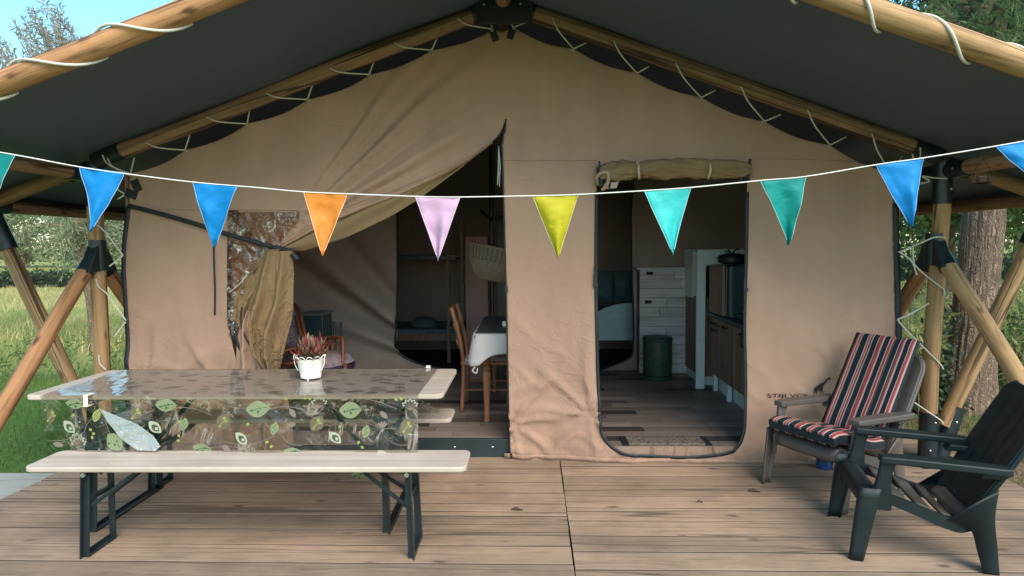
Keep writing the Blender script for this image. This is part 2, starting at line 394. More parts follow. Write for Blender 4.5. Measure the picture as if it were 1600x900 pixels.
# ------------------------------------------------------------------ SETTING: ground
GZ = -.14
def ground():
    m = MT('meadow_ground'); pos = m.coord('World')
    sep = m.add('ShaderNodeSeparateXYZ'); m.link(pos, sep.inputs[0])
    n1 = m.noise(pos, .6, 6, .65); n2 = m.noise(pos, 14, 5, .7); n3 = m.noise(pos, .08, 4, .6)
    lawn = m.ramp(n2, [(.3, (.06, .13, .022)), (.55, (.10, .19, .035)), (.75, (.16, .21, .05))])
    dry = m.ramp(n2, [(.3, (.27, .24, .08)), (.7, (.46, .40, .17))])
    lush = m.ramp(n3, [(.35, (.24, .28, .07)), (.65, (.42, .40, .14))])
    md = m.mix(m.ramp(n1, [(.38, 0.0), (.6, 1.0)]), dry, lush)
    md = m.mix(m.ramp(n2, [(.3, .6), (.6, 0.0)]), md, (.09, .13, .03))
    mr = m.add('ShaderNodeMapRange'); mr.inputs[1].default_value = 7.2; mr.inputs[2].default_value = 10.5; m.link(sep.outputs[1], mr.inputs[0])
    c = m.mix(mr.outputs[0], lawn, md)
    # bare mulch beside the right edge of the deck
    sx = m.add('ShaderNodeMapRange'); sx.inputs[1].default_value = 4.6; sx.inputs[2].default_value = 4.0; m.link(sep.outputs[0], sx.inputs[0])
    s2 = m.add('ShaderNodeMapRange'); s2.inputs[1].default_value = 2.9; s2.inputs[2].default_value = 3.1; m.link(sep.outputs[0], s2.inputs[0])
    mu = m.add('ShaderNodeMath', operation='MULTIPLY'); m.link(sx.outputs[0], mu.inputs[0]); m.link(s2.outputs[0], mu.inputs[1])
    c = m.mix(mu.outputs[0], c, m.ramp(m.noise(pos, 40, 5, .7), [(.3, (.10, .065, .04)), (.7, (.26, .19, .12))]))
    m.base(c, .9, .15); m.bump(n2, .6, .05)
    v = []; f = []
    xs = np.concatenate([[-900, -300, -100, -40], np.linspace(-20, 20, 81), [40, 100, 300, 900]])
    ys = np.concatenate([[-60, -20, -5], np.linspace(0, 30, 61), [45, 70, 110, 200, 500, 1500]])
    for y in ys:
        for x in xs:
            d = 0 if abs(x) < 3.6 and y < 9 else .02*noise.noise((x*.9, y*.9, 0))
            v.append((x, y, GZ+d))
    nx = len(xs); g = G(); g.add(v, [(j*nx+i, j*nx+i+1, (j+1)*nx+i+1, (j+1)*nx+i) for j in range(len(ys)-1) for i in range(nx-1)])
    tag(g.obj('meadow_ground', m.m, smooth=True), kind='structure')
ground()

def scatter_rect(n, x0, x1, y0, y1, rng=RNG): return np.c_[rng.uniform(x0, x1, n), rng.uniform(y0, y1, n)]
M['grass'] = leafmat('lawn_grass_blade', (.075, .14, .032), (.17, .23, .07))
M['straw'] = leafmat('meadow_grass_blade', (.36, .32, .11), (.62, .54, .26))
M['tuft'] = leafmat('rough_grass_blade', (.16, .22, .05), (.38, .38, .14))
def lawn():
    pts = np.concatenate([scatter_rect(26000, -8.5, -3.32, 3.2, 8.5), scatter_rect(9000, 4.1, 8.0, 4.2, 8.0), scatter_rect(2500, 3.25, 4.1, 5.6, 8.0), scatter_rect(2500, -3.4, -3.25, 5.0, 8.5), scatter_rect(900, 3.3, 4.2, 3.0, 5.2)])
    v, t = blades(pts, GZ, .055, .007)
    tag(np_mesh('lawn_grass', v, t, M['grass']), 'short green lawn grass around the wooden deck', 'grass', kind='stuff')
    p = scatter_rect(26000, -16, -2.6, 8.0, 16); dens = np.array([noise.noise((a*.8, b*.8, 3)) for a, b in p]); p = p[dens > -.15]
    v, t = blades(p, GZ, .20, .012, .3)
    tag(np_mesh('rough_grass', v, t, M['tuft']), 'rough ankle high grass where the lawn meets the meadow', 'grass', kind='stuff')
    p = np.concatenate([scatter_rect(30000, -26, -3.0, 10, 27), scatter_rect(16000, 3.5, 22, 9, 26)])
    dens = np.array([noise.noise((a*.45, b*.45, 9)) for a, b in p]); p = p[dens > -.1]
    v, t = blades(p, GZ, .24, .02, .35)
    tag(np_mesh('meadow_grass', v, t, M['straw']), 'tall dry yellow meadow grass in front of the hedge', 'grass', kind='stuff')
lawn()

# ------------------------------------------------------------------ deck
def deck():
    root = thing('wooden_deck', (0, 3.5, 0), None, None); tag(root, kind='structure')
    bw, gap, th = .175, .008, .035
    def board(x0, x1, y0, y1, i):
        g = G(); L = x1-x0; n = 6
        def wob(x, s): return .0015*noise.noise((x*1.3, s*7.7+i, 0))
        for a in range(n):
            pass
        prof = []
        vs = []; fs = []; mis = []
        for a in range(n+1):
            x = -L/2+L*a/n
            for (yy, zz) in ((-bw_/2, -th), (bw_/2, -th), (bw_/2, 0-.0015), (bw_/2-.004, 0), (-bw_/2+.004, 0), (-bw_/2, -.0015)):
                vs.append((x, yy+wob(x, 1 if yy > 0 else 2), zz+(.0015*noise.noise((x*.8, i*3.1, 5)) if zz > -.01 else 0)))
        for a in range(n):
            for k in range(6): fs.append((a*6+k, a*6+(k+1) % 6, (a+1)*6+(k+1) % 6, (a+1)*6+k)); mis.append(0 if k in (2, 3, 4) else 1)
        fs += [tuple(range(5, -1, -1)), tuple(range(n*6, n*6+6))]
        g.add(vs, fs); g.mi = mis+[1, 1]
        dz = random.uniform(-.0015, .0015)
        o = g.obj('deck_board', [M['deck'], M['deckedge']], root, fixn=False, mw=Matrix.Translation(((x0+x1)/2, (y0+y1)/2, dz)) @ Matrix.Rotation(random.uniform(-.0012, .0012), 4, 'Z'))
        return o
    i = 0
    for side in (0, 1):
        y = 2.28 if side else 2.35; ymax = 5.55
        while y < ymax:
            bw_ = bw*random.choice((1, 1, .93, 1.05)) if True else bw
            globals()['bw_'] = bw_
            if side: board(.207+random.uniform(-.002, .003), 3.15+random.uniform(-.01, .015), y, y+bw_, i)
            else: board(-3.36+random.uniform(-.015, .01), (.200+random.uniform(-.003, .002)), y, y+bw_, i)
            y += bw_+gap; i += 1
    g = G()
    for x in (-3.3, -2.2, -1.1, .1, .3, 1.2, 2.2, 3.08): g.box((x, 3.92, -.082), (.05, 3.25, .09))
    g.obj('joist', M['log_dark'], root)
deck()
def step():
    root = thing('timber_step', P(20, 760, Z=-.05), 'pale grey timber step slab beside the left edge of the deck', 'step')
    g = G(); a = P(0, 778, Z=-.02); 
    g.box((-3.78, 4.10, -.075), (.72, .62, .09)); g.obj('slab', M['pale_deck'], root, bevel=.006)
    g = G(); g.box((-3.78, 4.10, -.13), (.6, .5, .04)); g.obj('bearer', M['log_dark'], root)
step()

# ------------------------------------------------------------------ TENT
TY = 4.66; FZ = .11                       # canvas plane, floor height
tent = thing('safari_tent', (-.17, TY, 0), 'large beige canvas safari tent on log poles with dark roof and open front', 'tent')
APX, APZ = -.183, 3.267
SL, SR = .356, .361
def roofz(x): return APZ-SL*(APX-x) if x < APX else APZ-SR*(x-APX)

def log(name, a, b, r, mat='log', parent=None, knots=True):
    a, b = Vector(a), Vector(b); d = b-a; L = d.length; parent = parent or tent
    sd_ = random.uniform(0, 100); n = 22; k = max(4, int(L/.12)); vs = []; fs = []
    for i in range(k+1):
        z = L*i/k; ox = .012*noise.noise((z*.8, sd_, 0)); oy = .012*noise.noise((z*.8, sd_, 9))
        for j in range(n):
            t = 2*math.pi*j/n; rr = r*(1+.035*noise.noise((math.cos(t)*.8, math.sin(t)*.8, z*2.0+sd_)))
            e = .985 if i in (0, k) else 1
            vs.append((ox+math.cos(t)*rr*e, oy+math.sin(t)*rr*e, z))
    for i in range(k):
        for j in range(n): fs.append((i*n+j, i*n+(j+1) % n, (i+1)*n+(j+1) % n, (i+1)*n+j))
    fs += [tuple(range(n-1, -1, -1)), tuple(range(k*n, k*n+n))]
    g = G(); g.add(vs, fs)
    mw = Matrix.Translation(a) @ d.to_track_quat('Z', 'Y').to_matrix().to_4x4() @ Matrix.Rotation(random.uniform(0, 6), 4, 'Z')
    return g.obj(name, M[mat], parent, smooth=40, mw=mw)
def sleeve(a, b, r, parent=None, name='connector', bolts=()):
    g = G(); a, b = Vector(a), Vector(b); g.tube([a, a.lerp(b, .5), b], r, 20)
    o = g.obj(name, M['steel'], parent or tent, smooth=40)
    for p, nrm in bolts: bolt(p, nrm, o)
    return o
def bolt(p, nrm, parent):
    p = Vector(p); nrm = Vector(nrm).normalized(); g = G(); g.tube([p-nrm*.004, p+nrm*.004, p+nrm*.007], [.008, .008, .004], 8)
    return g.obj('bolt', M['bolt'], parent, smooth=40)

RY = 4.60                                  # plane of the inner rafters
FYL, FYR = 3.16, 3.11                      # front rafters
rl = .055
# rafters
log('rafter', (-3.03, RY, roofz(-3.03)), (-.345, RY, roofz(-.345)), rl, 'log_dark')
log('rafter', (-.03, RY, roofz(-.03)), (2.72, RY, roofz(2.72)), rl, 'log_dark')
log('rafter', (-3.95, FYL, roofz(-3.95)), (APX-.1, FYL, roofz(APX-.1)), .058, 'log_warm')
log('rafter', (APX+.1, FYR, roofz(APX+.1)+.02), (3.75, FYR, roofz(3.75)+.03), .058, 'log')
log('ridge_pole', (APX, 3.2, APZ-.0), (APX, 9.3, APZ), .055, 'log_dark')
# rafter ends beyond the posts and the eave poles
for s in (-1, 1):
    xp = -3.17 if s < 0 else 2.88; xe = -3.97 if s < 0 else 3.62
    log('rafter', (xp+s*.12, RY, roofz(xp)-.055), (xe-s*.03, RY, roofz(xe)+.0), .05, 'log_dark')
    log('eave_pole', (xe, 3.1, roofz(xe)-.02), (xe, 9.3, roofz(xe)-.02), .05, 'log_dark')
    log('purlin', (xp+s*.02, 3.2, roofz(xp)-.09), (xp+s*.02, RY-.12, roofz(xp)-.09), .052, 'log_dark')
    log('purlin', (xp+s*.02, RY+.12, roofz(xp)-.09), (xp+s*.02, 9.2, roofz(xp)-.09), .052, 'log_dark')
    # post and braces
    xq = xp if s < 0 else 2.84
    topz = roofz(xp)-.06
    pY = RY-.0
    log('post', (xq, pY, .28), (xp, pY, topz), .054, 'log')
    log('brace', (xq+s*.02, pY-.03, 1.50), (xq+s*.03, 3.15 if s < 0 else 3.0, .02), .052, 'log_warm' if s < 0 else 'log')
    log('brace', (xq+s*.02, pY+.03, 1.50), (xq+s*.03, 6.05, .02), .052, 'log_warm')
    log('brace', (xq+s*.12, pY+.02, .26), (xe-s*.02, pY+.04, roofz(xe)-.18), .052, 'log')
    # mid joint
    j = sleeve((xq, pY, 1.42), (xq, pY, 1.64), .061, bolts=[((xq+.01, pY-.062, 1.47), (0, -1, 0))])
    g = G(); g.prism([(pY-.165, 1.405), (pY-.05, 1.60), (pY+.05, 1.60), (pY+.165, 1.405), (pY, 1.415)], 'X', xq-.042, xq+.042)
    g.obj('joint_plate', M['steel'], tent, bevel=.008)
    for q in (-1, 1):
        sleeve((xq+s*.02, pY+q*.04, 1.49), (xq+s*.022, pY+q*.125, 1.40), .058)
    # base shoes
    sleeve((xq, pY, .01), (xq, pY, .36), .062, name='post_shoe', bolts=[((xq+.01, pY-.062, .30), (0, -1, 0)), ((xq-.02, pY-.062, .10), (0, -1, 0))])
    sleeve((xq+s*.10, pY+.02, .05), (xq+s*.205, pY+.02, .40), .060, name='post_shoe', bolts=[((xq+s*.17, pY-.042, .30), (0, -1, 0))])
    g = G(); g.box((xq+s*.06, pY, .006), (.34, .30, .008)); g.obj('base_plate', M['steel'], tent)
    # corner joint at rafter level
    sleeve((xp, pY, topz-.26), (xp, pY, topz+.06), .061, bolts=[((xp+.02, pY-.062, topz-.16), (0, -1, 0))])
    sleeve((xp-s*.02, RY, roofz(xp)-.0), (xp-s*.22, RY, roofz(xp-s*.22)), .061)
    sleeve((xp+s*.01, RY, roofz(xp)-.045), (xp+s*.17, RY, roofz(xp)-.045-.05), .057)
    sleeve((xp+s*.02, RY-.03, roofz(xp)-.09), (xp+s*.02, RY-.24, roofz(xp)-.09), .058, bolts=[((xp+s*.02-s*.058, RY-.16, roofz(xp)-.09), (-s, 0, 0))])
    sleeve((xp+s*.02, RY+.03, roofz(xp)-.09), (xp+s*.02, RY+.24, roofz(xp)-.09), .058)
    # outer joint at the eave pole
    sleeve((xe, pY-.16, roofz(xe)-.02), (xe, pY+.16, roofz(xe)-.02), .056)
    sleeve((xe, pY, roofz(xe)-.03), (xe-s*.115, pY+.03, roofz(xe)-.34), .060)
# apex connector
g = G(); zt = APZ
g.prism([(APX-.20, zt-.035), (APX-.05, zt+.035), (APX+.05, zt+.035), (APX+.21, zt-.03), (APX+.185, zt-.15), (APX+.04, zt-.165), (APX-.04, zt-.165), (APX-.165, zt-.15)], 'Y', RY-.075, RY-.05)
o = g.obj('apex_plate', M['steel'], tent, bevel=.004)
for dx in (-.13, -.01, .12): bolt((APX+dx, RY-.076, zt-.03), (0, -1, 0), o)
sleeve((APX-.02, RY, roofz(APX-.02)), (APX-.22, RY, roofz(APX-.22)), .060)
sleeve((APX+.02, RY, roofz(APX+.02)), (APX+.22, RY, roofz(APX+.22)), .060)
log('ridge_pole', (APX-.01, RY-.12, APZ+.065), (APX-.01, RY+.2, APZ+.065), .045, 'log_dark')

# fly sheet: two slopes
def fly(s):
    xe = -4.02 if s < 0 else 3.68
    def fn(u, v):
        x = APX+(xe-APX)*u; y = (3.16 if s < 0 else 3.11)+(9.2-3.14)*v
        z = roofz(x)+.062*min(1, v*14)+.004
        sag = .035*math.sin(math.pi*min(1, u*1.02))*math.sin(math.pi*min(1, v*4))*(1 if v < .25 else .4)
        z -= sag*.6+.022*noise.noise((x*1.3, y*1.1, 2.0))*min(1, v*10)
        xx = x; dcr = abs(x-(-3.17 if s < 0 else 2.88)); z -= .0*dcr
        return (xx, y, z)
    g = G(); g.grid(fn, 60, 90)
    # hem that wraps down at the eave
    return g.obj('fly_sheet', M['fly'], tent, smooth=True, solid=.004)
fly(-1); fly(1)
# valance below the eaves
for s in (-1, 1):
    xe = -4.02 if s < 0 else 3.68
    g = G(); g.grid(lambda u, v: (xe+s*.01*math.sin(v*9), 3.12+6.0*u, roofz(xe)+.085-.125*v+.006*math.sin(u*40)), 60, 3)
    g.obj('eave_valance', M['fly'], tent, smooth=True, solid=.004)

# front canvas ------------------------------------------------------------
def W2(px, py): p = P(px, py, Y=TY); return (p.x, p.z)
eyeL = [(205, 272), (290, 235), (387, 194), (481, 156), (577, 117), (675, 79), (769, 46)]
eyeR = [(803, 43), (896, 77), (995, 115), (1095, 153), (1194, 190), (1296, 227), (1389, 268)]
def scallop(pts, sag):
    out = []
    for (a, b), (c, d) in zip(pts, pts[1:]):
        for k in range(6):
            t = k/6; out.append((a+(c-a)*t, b+(d-b)*t+sag*4*t*(1-t)))
    out.append(pts[-1]); return out
GXY = W2(432, 386)
left_edge = [(203, 724), (204, 640), (201, 560), (197, 480), (195, 420), (198, 370), (205, 322)]
top = [(x, y) for x, y in scallop(eyeL, 5)]+[(786, 50)]+[(x, y) for x, y in scallop(eyeR, 5)]
right_edge = [(1396, 300), (1398, 420), (1400, 560), (1399, 730)]
bottom = [(1300, 724), (1200, 721), (1100, 719), (1000, 718), (900, 718), (797, 718)]
slit = [(795, 640), (793, 560), (791, 460), (788, 350), (785, 250), (784, 226), (789, 200), (790, 186)]
flap = [(785, 200), (778, 213), (765, 225), (745, 241), (720, 257), (690, 273), (650, 293), (610, 309), (570, 325), (540, 338), (500, 352), (470, 368), (445, 381), (428, 389)]
# lower edge of the flap, then the window cut and the left hanging panel
panel = [(415, 384), (400, 372), (380, 352), (372, 329), (356, 329), (355, 380), (355, 440), (354, 500), (362, 540), (372, 575), (392, 640), (405, 724)]
hole = [(932, 300), (931, 420), (932, 520), (935, 620), (937, 664), (943, 681), (954, 693), (972, 702), (1000, 706), (1050, 708), (1100, 706), (1130, 702), (1147, 692), (1156, 676), (1160, 655), (1163, 600), (1163, 500), (1166, 400), (1168, 300), (1168, 262), (1150, 258), (1050, 255), (945, 256), (933, 262)]
def cdisp(x, z):
    """relief of the hanging canvas, metres towards (-) or away from (+) the camera"""
    n = noise.noise
    d = .022*n((x*1.1, z*.8, 1))+.010*n((x*3.2, z*1.4, 4))
    # gather folds fanning out of the tie-back
    dx, dz = x-GXY[0], z-GXY[1]; r = math.hypot(dx, dz); a = math.degrees(math.atan2(dz, dx))
    if 8 < a < 80 and r > .02:
        env = max(0, 1-abs(a-35)/27)*math.exp(-((r-.8)/.85)**2)*min(1, r/.12)
        ph = math.radians(a)*34+1.2*r+.5*n((x*1.5, z*1.5, 11)); d -= .085*env*(max(0, math.sin(ph))**1.6-.3)+.020*env*math.sin(ph*2.3+1)
    # creases low on the panels: sharp ridges
    lo = max(0, min(1, (1.35-z)/1.1))
    q = Vector((x*1.5+.4*n((x*2, z*2, 7)), z*1.7, 3)); rd = 1-abs(n(q))*2.2
    q2 = Vector((x*2.6+z*1.8, z*1.6-x*1.2, 8)); r2 = 1-abs(n(q2))*2.6
    d += lo*(-.020*max(0, rd)**5-.018*max(0, r2)**6)
    # fan of creases at the lower corners of each panel
    for cx, cz in ((-2.9, .5), (-2.35, .45), (-.15, .25), (.42, .35), (2.5, .4)):
        rr = math.hypot(x-cx, z-cz); aa = math.atan2(z-cz, x-cx)
        if rr < 1.1: d -= .034*(max(0, math.sin(aa*8+cx*3+1.5*n((x*3, z*3, cx))))**3-.12)*math.exp(-(rr/.5)**2)*min(1, rr/.06)
    d -= .075*max(0, min(1, (x-.15)/.25))*max(0, min(1, (.75-z)/.65))**1.5*max(0, min(1, (2.55-x)/.4))
    # soft verticals hanging from the eyelets
    up = roofz(x)-z
    d += .012*math.sin(x*2*math.pi/.46+.6)*math.exp(-(up-.12)/.22)*(1 if up > .1 else 1)
    return d
def cdt_sheet(outer, holes, step, disp=cdisp, Y=TY, jit=.25):
    vs = []; es = []; rng = random.Random(3)
    def loop(px):
        pts = [Vector(W2(*p)) for p in px]; out = []
        for i, p in enumerate(pts):
            q = pts[(i+1) % len(pts)]; n = max(1, int((q-p).length/step))
            for k in range(n): out.append(p.lerp(q, k/n))
        return out
    loops = [loop(outer)]+[loop(h) for h in holes]
    for lp in loops:
        k = len(vs); vs += lp; es += [(k+i, k+(i+1) % len(lp)) for i in range(len(lp))]
    def inside(p, lp):
        c = False; j = len(lp)-1
        for i in range(len(lp)):
            a, b = lp[i], lp[j]
            if (a.y > p.y) != (b.y > p.y) and p.x < (b.x-a.x)*(p.y-a.y)/(b.y-a.y)+a.x: c = not c
            j = i
        return c
    coarse = [[Vector(W2(*p)) for p in px] for px in [outer]+list(holes)]
    xs = [v.x for v in loops[0]]; zs = [v.y for v in loops[0]]
    x = min(xs); row = 0
    while x < max(xs):
        z = min(zs)+(row % 2)*step/2
        while z < max(zs):
            p = Vector((x+rng.uniform(-jit, jit)*step, z+rng.uniform(-jit, jit)*step))
            if inside(p, coarse[0]) and not any(inside(p, c) for c in coarse[1:]): vs.append(p)
            z += step
        x += step*.87; row += 1
    r = delaunay_2d_cdt(vs, es, [], 0, 1e-5)
    V, F = r[0], r[2]; out = []
    for f in F:
        c = (V[f[0]]+V[f[1]]+V[f[2]])/3
        if inside(c, coarse[0]) and not any(inside(c, h) for h in coarse[1:]): out.append(f)
    g = G(); g.add([(v.x, Y+disp(v.x, v.y), v.y) for v in V], out)
    return g
outer = [(203, 724)]+left_edge[1:]+top+right_edge+bottom+slit+flap+panel
g = cdt_sheet(outer, [hole], .024)
bm_front = g.obj('front_wall', M['canvas'], tent, smooth=True, solid=.0025)

def ribbon(pts, w, mat, name, parent=None, th=.004, off=0.0, follow=True, flat=False):
    """strip laid on the canvas along photo points"""
    q = []
    for p in smoothpath([Vector((*W2(*p), 0)) for p in pts], 6):
        q.append(Vector((p.x, TY-.006-off+(cdisp(p.x, p.y) if follow else 0), p.y)))
    vs = []; fs = []
    for i, p in enumerate(q):
        t = (q[min(i+1, len(q)-1)]-q[max(i-1, 0)]).normalized(); n = Vector((t.z, 0, -t.x)).normalized()
        vs += [p+n*w/2, p-n*w/2]
    fs = [(2*i, 2*i+1, 2*i+3, 2*i+2) for i in range(len(q)-1)]
    g = G(); g.add(vs, fs); return g.obj(name, M[mat] if isinstance(mat, str) else mat, parent or tent, smooth=True, solid=th)
ribbon(left_edge[::-1], .030, 'black', 'edge_binding', off=.004)
ribbon([(1399, 318), (1401, 420), (1403, 560), (1402, 722)], .040, 'black', 'edge_binding', off=.004)
ribbon([(206, 322), (250, 333), (300, 347), (350, 363), (400, 378), (440, 388), (462, 392)], .032, 'black', 'tie_strap', off=.035, follow=False)
ribbon([(335, 370), (336, 420), (337, 460), (336, 492)], .012, 'black', 'hanging_strap', off=.006)
ribbon([(790, 186), (789, 200), (784, 226), (785, 250), (788, 350), (791, 460), (793, 560), (795, 640), (797, 716)], .012, 'black', 'zip', off=.002)
ribbon([(785, 205), (776, 216), (762, 228), (740, 245)], .010, 'black', 'zip', off=.002)
ribbon(hole[:19], .022, 'black', 'door_zip', off=.003)
ribbon([(797, 719), (900, 720), (1000, 721), (1100, 722), (1200, 723), (1300, 727), (1399, 732)], .022, 'black', 'ground_flap', off=.006)
ribbon([(788, 711), (900, 711), (1000, 713), (1100, 713), (1200, 714), (1300, 717), (1398, 722)], .035, 'canvas', 'hem_band', off=.006)
M['seam'] = plain('canvas_seam', (.36, .24, .17), .85, .1)
ribbon([(788, 251), (850, 251), (932, 251)], .004, 'seam', 'seam', th=.003)
ribbon([(1170, 248), (1250, 249), (1330, 252)], .004, 'seam', 'seam', th=.003)
ribbon([(250, 327), (300, 328), (356, 328), (430, 328), (480, 329)], .004, 'seam', 'seam', th=.003)
ribbon([(1000, 718), (1001, 718)], .01, 'canvas', 'hem_band')
# plastic buckles on the door edges
def buckle(px, py):
    p = P(px, py, Y=TY-.02); g = G(); g.box(p, (.022, .016, .07)); g.box(p+Vector((.004, -.004, -.045)), (.034, .014, .03)); g.tube([p+Vector((0, 0, .03)), p+Vector((-.006, -.004, .09))], .005, 6)
    return g.obj('buckle', M['black'], tent, bevel=.003)
buckle(930, 436); buckle(1164, 443); 
g = G(); g.box(P(791, 452, Y=TY-.014), (.022, .012, .05)); g.obj('buckle', M['black'], tent, bevel=.002)
g = G(); g.box(P(799, 713, Y=TY-.014), (.018, .012, .045)); g.obj('buckle', M['black'], tent, bevel=.002)
# zip pull cords in the door slit
g = G(); g.tube([P(779, 228, Y=TY-.02), P(778.5, 270, Y=TY-.02), P(777, 289, Y=TY-.02)], .0035, 6); g.tube([P(779, 228, Y=TY-.02), P(781.5, 260, Y=TY-.02), P(780, 292, Y=TY-.02)], .0035, 6)
g.obj('pull_cord', M['rope'], tent, smooth=True)

# khaki reverse of the flap below its edge
def strip_between(topc, botc, name, mat, yoff, fold, nu=70, nv=14, amp=.02, parent=None):
    def fn(u, v):
        x = topc[0][0]+(topc[-1][0]-topc[0][0])*u
        y = lerp_poly(topc, x)*(1-v)+lerp_poly(botc, x)*v
        X, Z = W2(x, y)
        return (X, TY+yoff+fold(u, v)*amp, Z)
    g = G(); g.grid(fn, nu, nv); return g.obj(name, M[mat], parent or tent, smooth=True, solid=.003)
ft = [(430, 386), (445, 379), (470, 364), (500, 347), (540, 331), (570, 318), (610, 303), (650, 287), (690, 268), (720, 253), (745, 238)]
fb = [(430, 391), (445, 393), (470, 393), (500, 384), (540, 371), (570, 357), (610, 338), (650, 314), (690, 285), (720, 263), (745, 240)]
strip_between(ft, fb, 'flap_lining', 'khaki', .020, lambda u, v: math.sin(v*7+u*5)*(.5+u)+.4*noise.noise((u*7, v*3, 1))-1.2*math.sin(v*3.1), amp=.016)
# second thin outer fold above it
ft2 = [(440, 380), (500, 343), (560, 316), (620, 297), (680, 272), (730, 248), (770, 220)]
fb2 = [(440, 388), (500, 356), (560, 331), (620, 309), (680, 281), (730, 254), (770, 224)]
strip_between(ft2, fb2, 'flap_fold', 'canvas', -.006, lambda u, v: -math.sin(v*math.pi)*1.3+.5*math.sin(v*13+u*3), amp=.016)

# crinkled clear window and the material gathered behind it
def crinkle_sheet(outer, name, mat, yoff, amp, step=.02, sc=9):
    def dd(x, z):
        q = Vector((x*sc+z*4, z*sc*.7-x*3, 2)); return yoff+amp*(abs(noise.noise(q))+.5*abs(noise.noise(q*2.1)))
    g = cdt_sheet(outer, [], step, dd); return g.obj(name, mat, tent, smooth=True)
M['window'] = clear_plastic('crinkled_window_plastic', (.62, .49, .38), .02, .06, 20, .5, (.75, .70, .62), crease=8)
win = [(357, 331), (470, 331), (468, 345), (440, 378), (430, 388), (421, 400), (409, 421), (398, 440), (385, 470), (378, 500), (370, 520), (361, 530), (357, 500)]
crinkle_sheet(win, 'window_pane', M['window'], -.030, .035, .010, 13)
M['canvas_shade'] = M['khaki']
back = [(350, 326), (475, 326), (472, 350), (446, 382), (440, 395), (436, 430), (425, 500), (415, 560), (372, 560), (356, 520)]
crinkle_sheet(back, 'window_lining', M['canvas'], .060, .06, .03, 4)

# the tied-back door curtain hanging from the strap
def curtain(Lp, Rp, name, mat, y0, amp, nf, seed=0, nu=90, nv=60, parent=None, top_pinch=.35):
    def fn(u, v):
        # v along the polylines, param by length of index
        def at(Pl, t):
            t *= len(Pl)-1; i = min(int(t), len(Pl)-2); f = t-i; f = f*f*(3-2*f)*.3+f*.7
            return (Pl[i][0]+(Pl[i+1][0]-Pl[i][0])*f, Pl[i][1]+(Pl[i+1][1]-Pl[i][1])*f)
        a, b = at(Lp, v), at(Rp, v); px = a[0]+(b[0]-a[0])*u; py = a[1]+(b[1]-a[1])*u
        X, Z = W2(px, py); e = top_pinch+(1-top_pinch)*min(1, v*1.6)
        ph = u*nf*2*math.pi+seed+1.2*noise.noise((u*2, v*2.2, seed))+v*.8
        d = amp*e*(math.sin(ph)+.35*math.sin(ph*2.1+1))-.05*math.sin(u*math.pi)
        d += .012*noise.noise((u*6, v*7, seed+3))-.010*max(0, 1-abs(noise.noise((u*3, v*5, seed+5)))*5)
        return (X, TY+y0+d, Z)
    g = G(); g.grid(fn, nu, nv); return g.obj(name, M[mat], parent or tent, smooth=True, solid=.003)
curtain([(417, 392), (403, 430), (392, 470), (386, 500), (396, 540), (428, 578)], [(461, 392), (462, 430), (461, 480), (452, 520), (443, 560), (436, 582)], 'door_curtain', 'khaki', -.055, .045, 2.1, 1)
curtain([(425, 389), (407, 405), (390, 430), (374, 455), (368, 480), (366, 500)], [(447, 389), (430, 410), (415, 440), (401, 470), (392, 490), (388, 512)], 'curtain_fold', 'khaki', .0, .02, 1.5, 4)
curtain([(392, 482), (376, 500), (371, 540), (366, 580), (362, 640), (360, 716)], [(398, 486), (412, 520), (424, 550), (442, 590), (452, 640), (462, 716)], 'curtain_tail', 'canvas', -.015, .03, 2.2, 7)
# zip along the curtain's left hem
ribbon([(386, 478), (384, 500), (394, 530), (412, 555), (428, 575), (434, 590)], .010, 'black', 'zip', off=.075, follow=False)
ribbon([(366, 500), (371, 530), (377, 545), (386, 560)], .022, 'black', 'window_binding', off=.010, follow=False)
# loop toggle
ribbon([(431, 330), (432, 345), (430, 358)], .018, 'strap', 'toggle_loop', off=.01)
g = G(); g.tube([P(456, 396, Y=TY-.07), P(465, 405, Y=TY-.06)], .02, 8); g.obj('strap_end', M['black'], tent)
g = G(); g.tube(smoothpath([P(358, 457, Y=TY-.03), P(375, 443, Y=TY-.05), P(388, 425, Y=TY-.05)], 4), .003, 6); g.tube([P(384, 424, Y=TY-.055), P(389, 427, Y=TY-.055)], .008, 8)
g.obj('toggle_cord', M['rope'], tent, smooth=True)

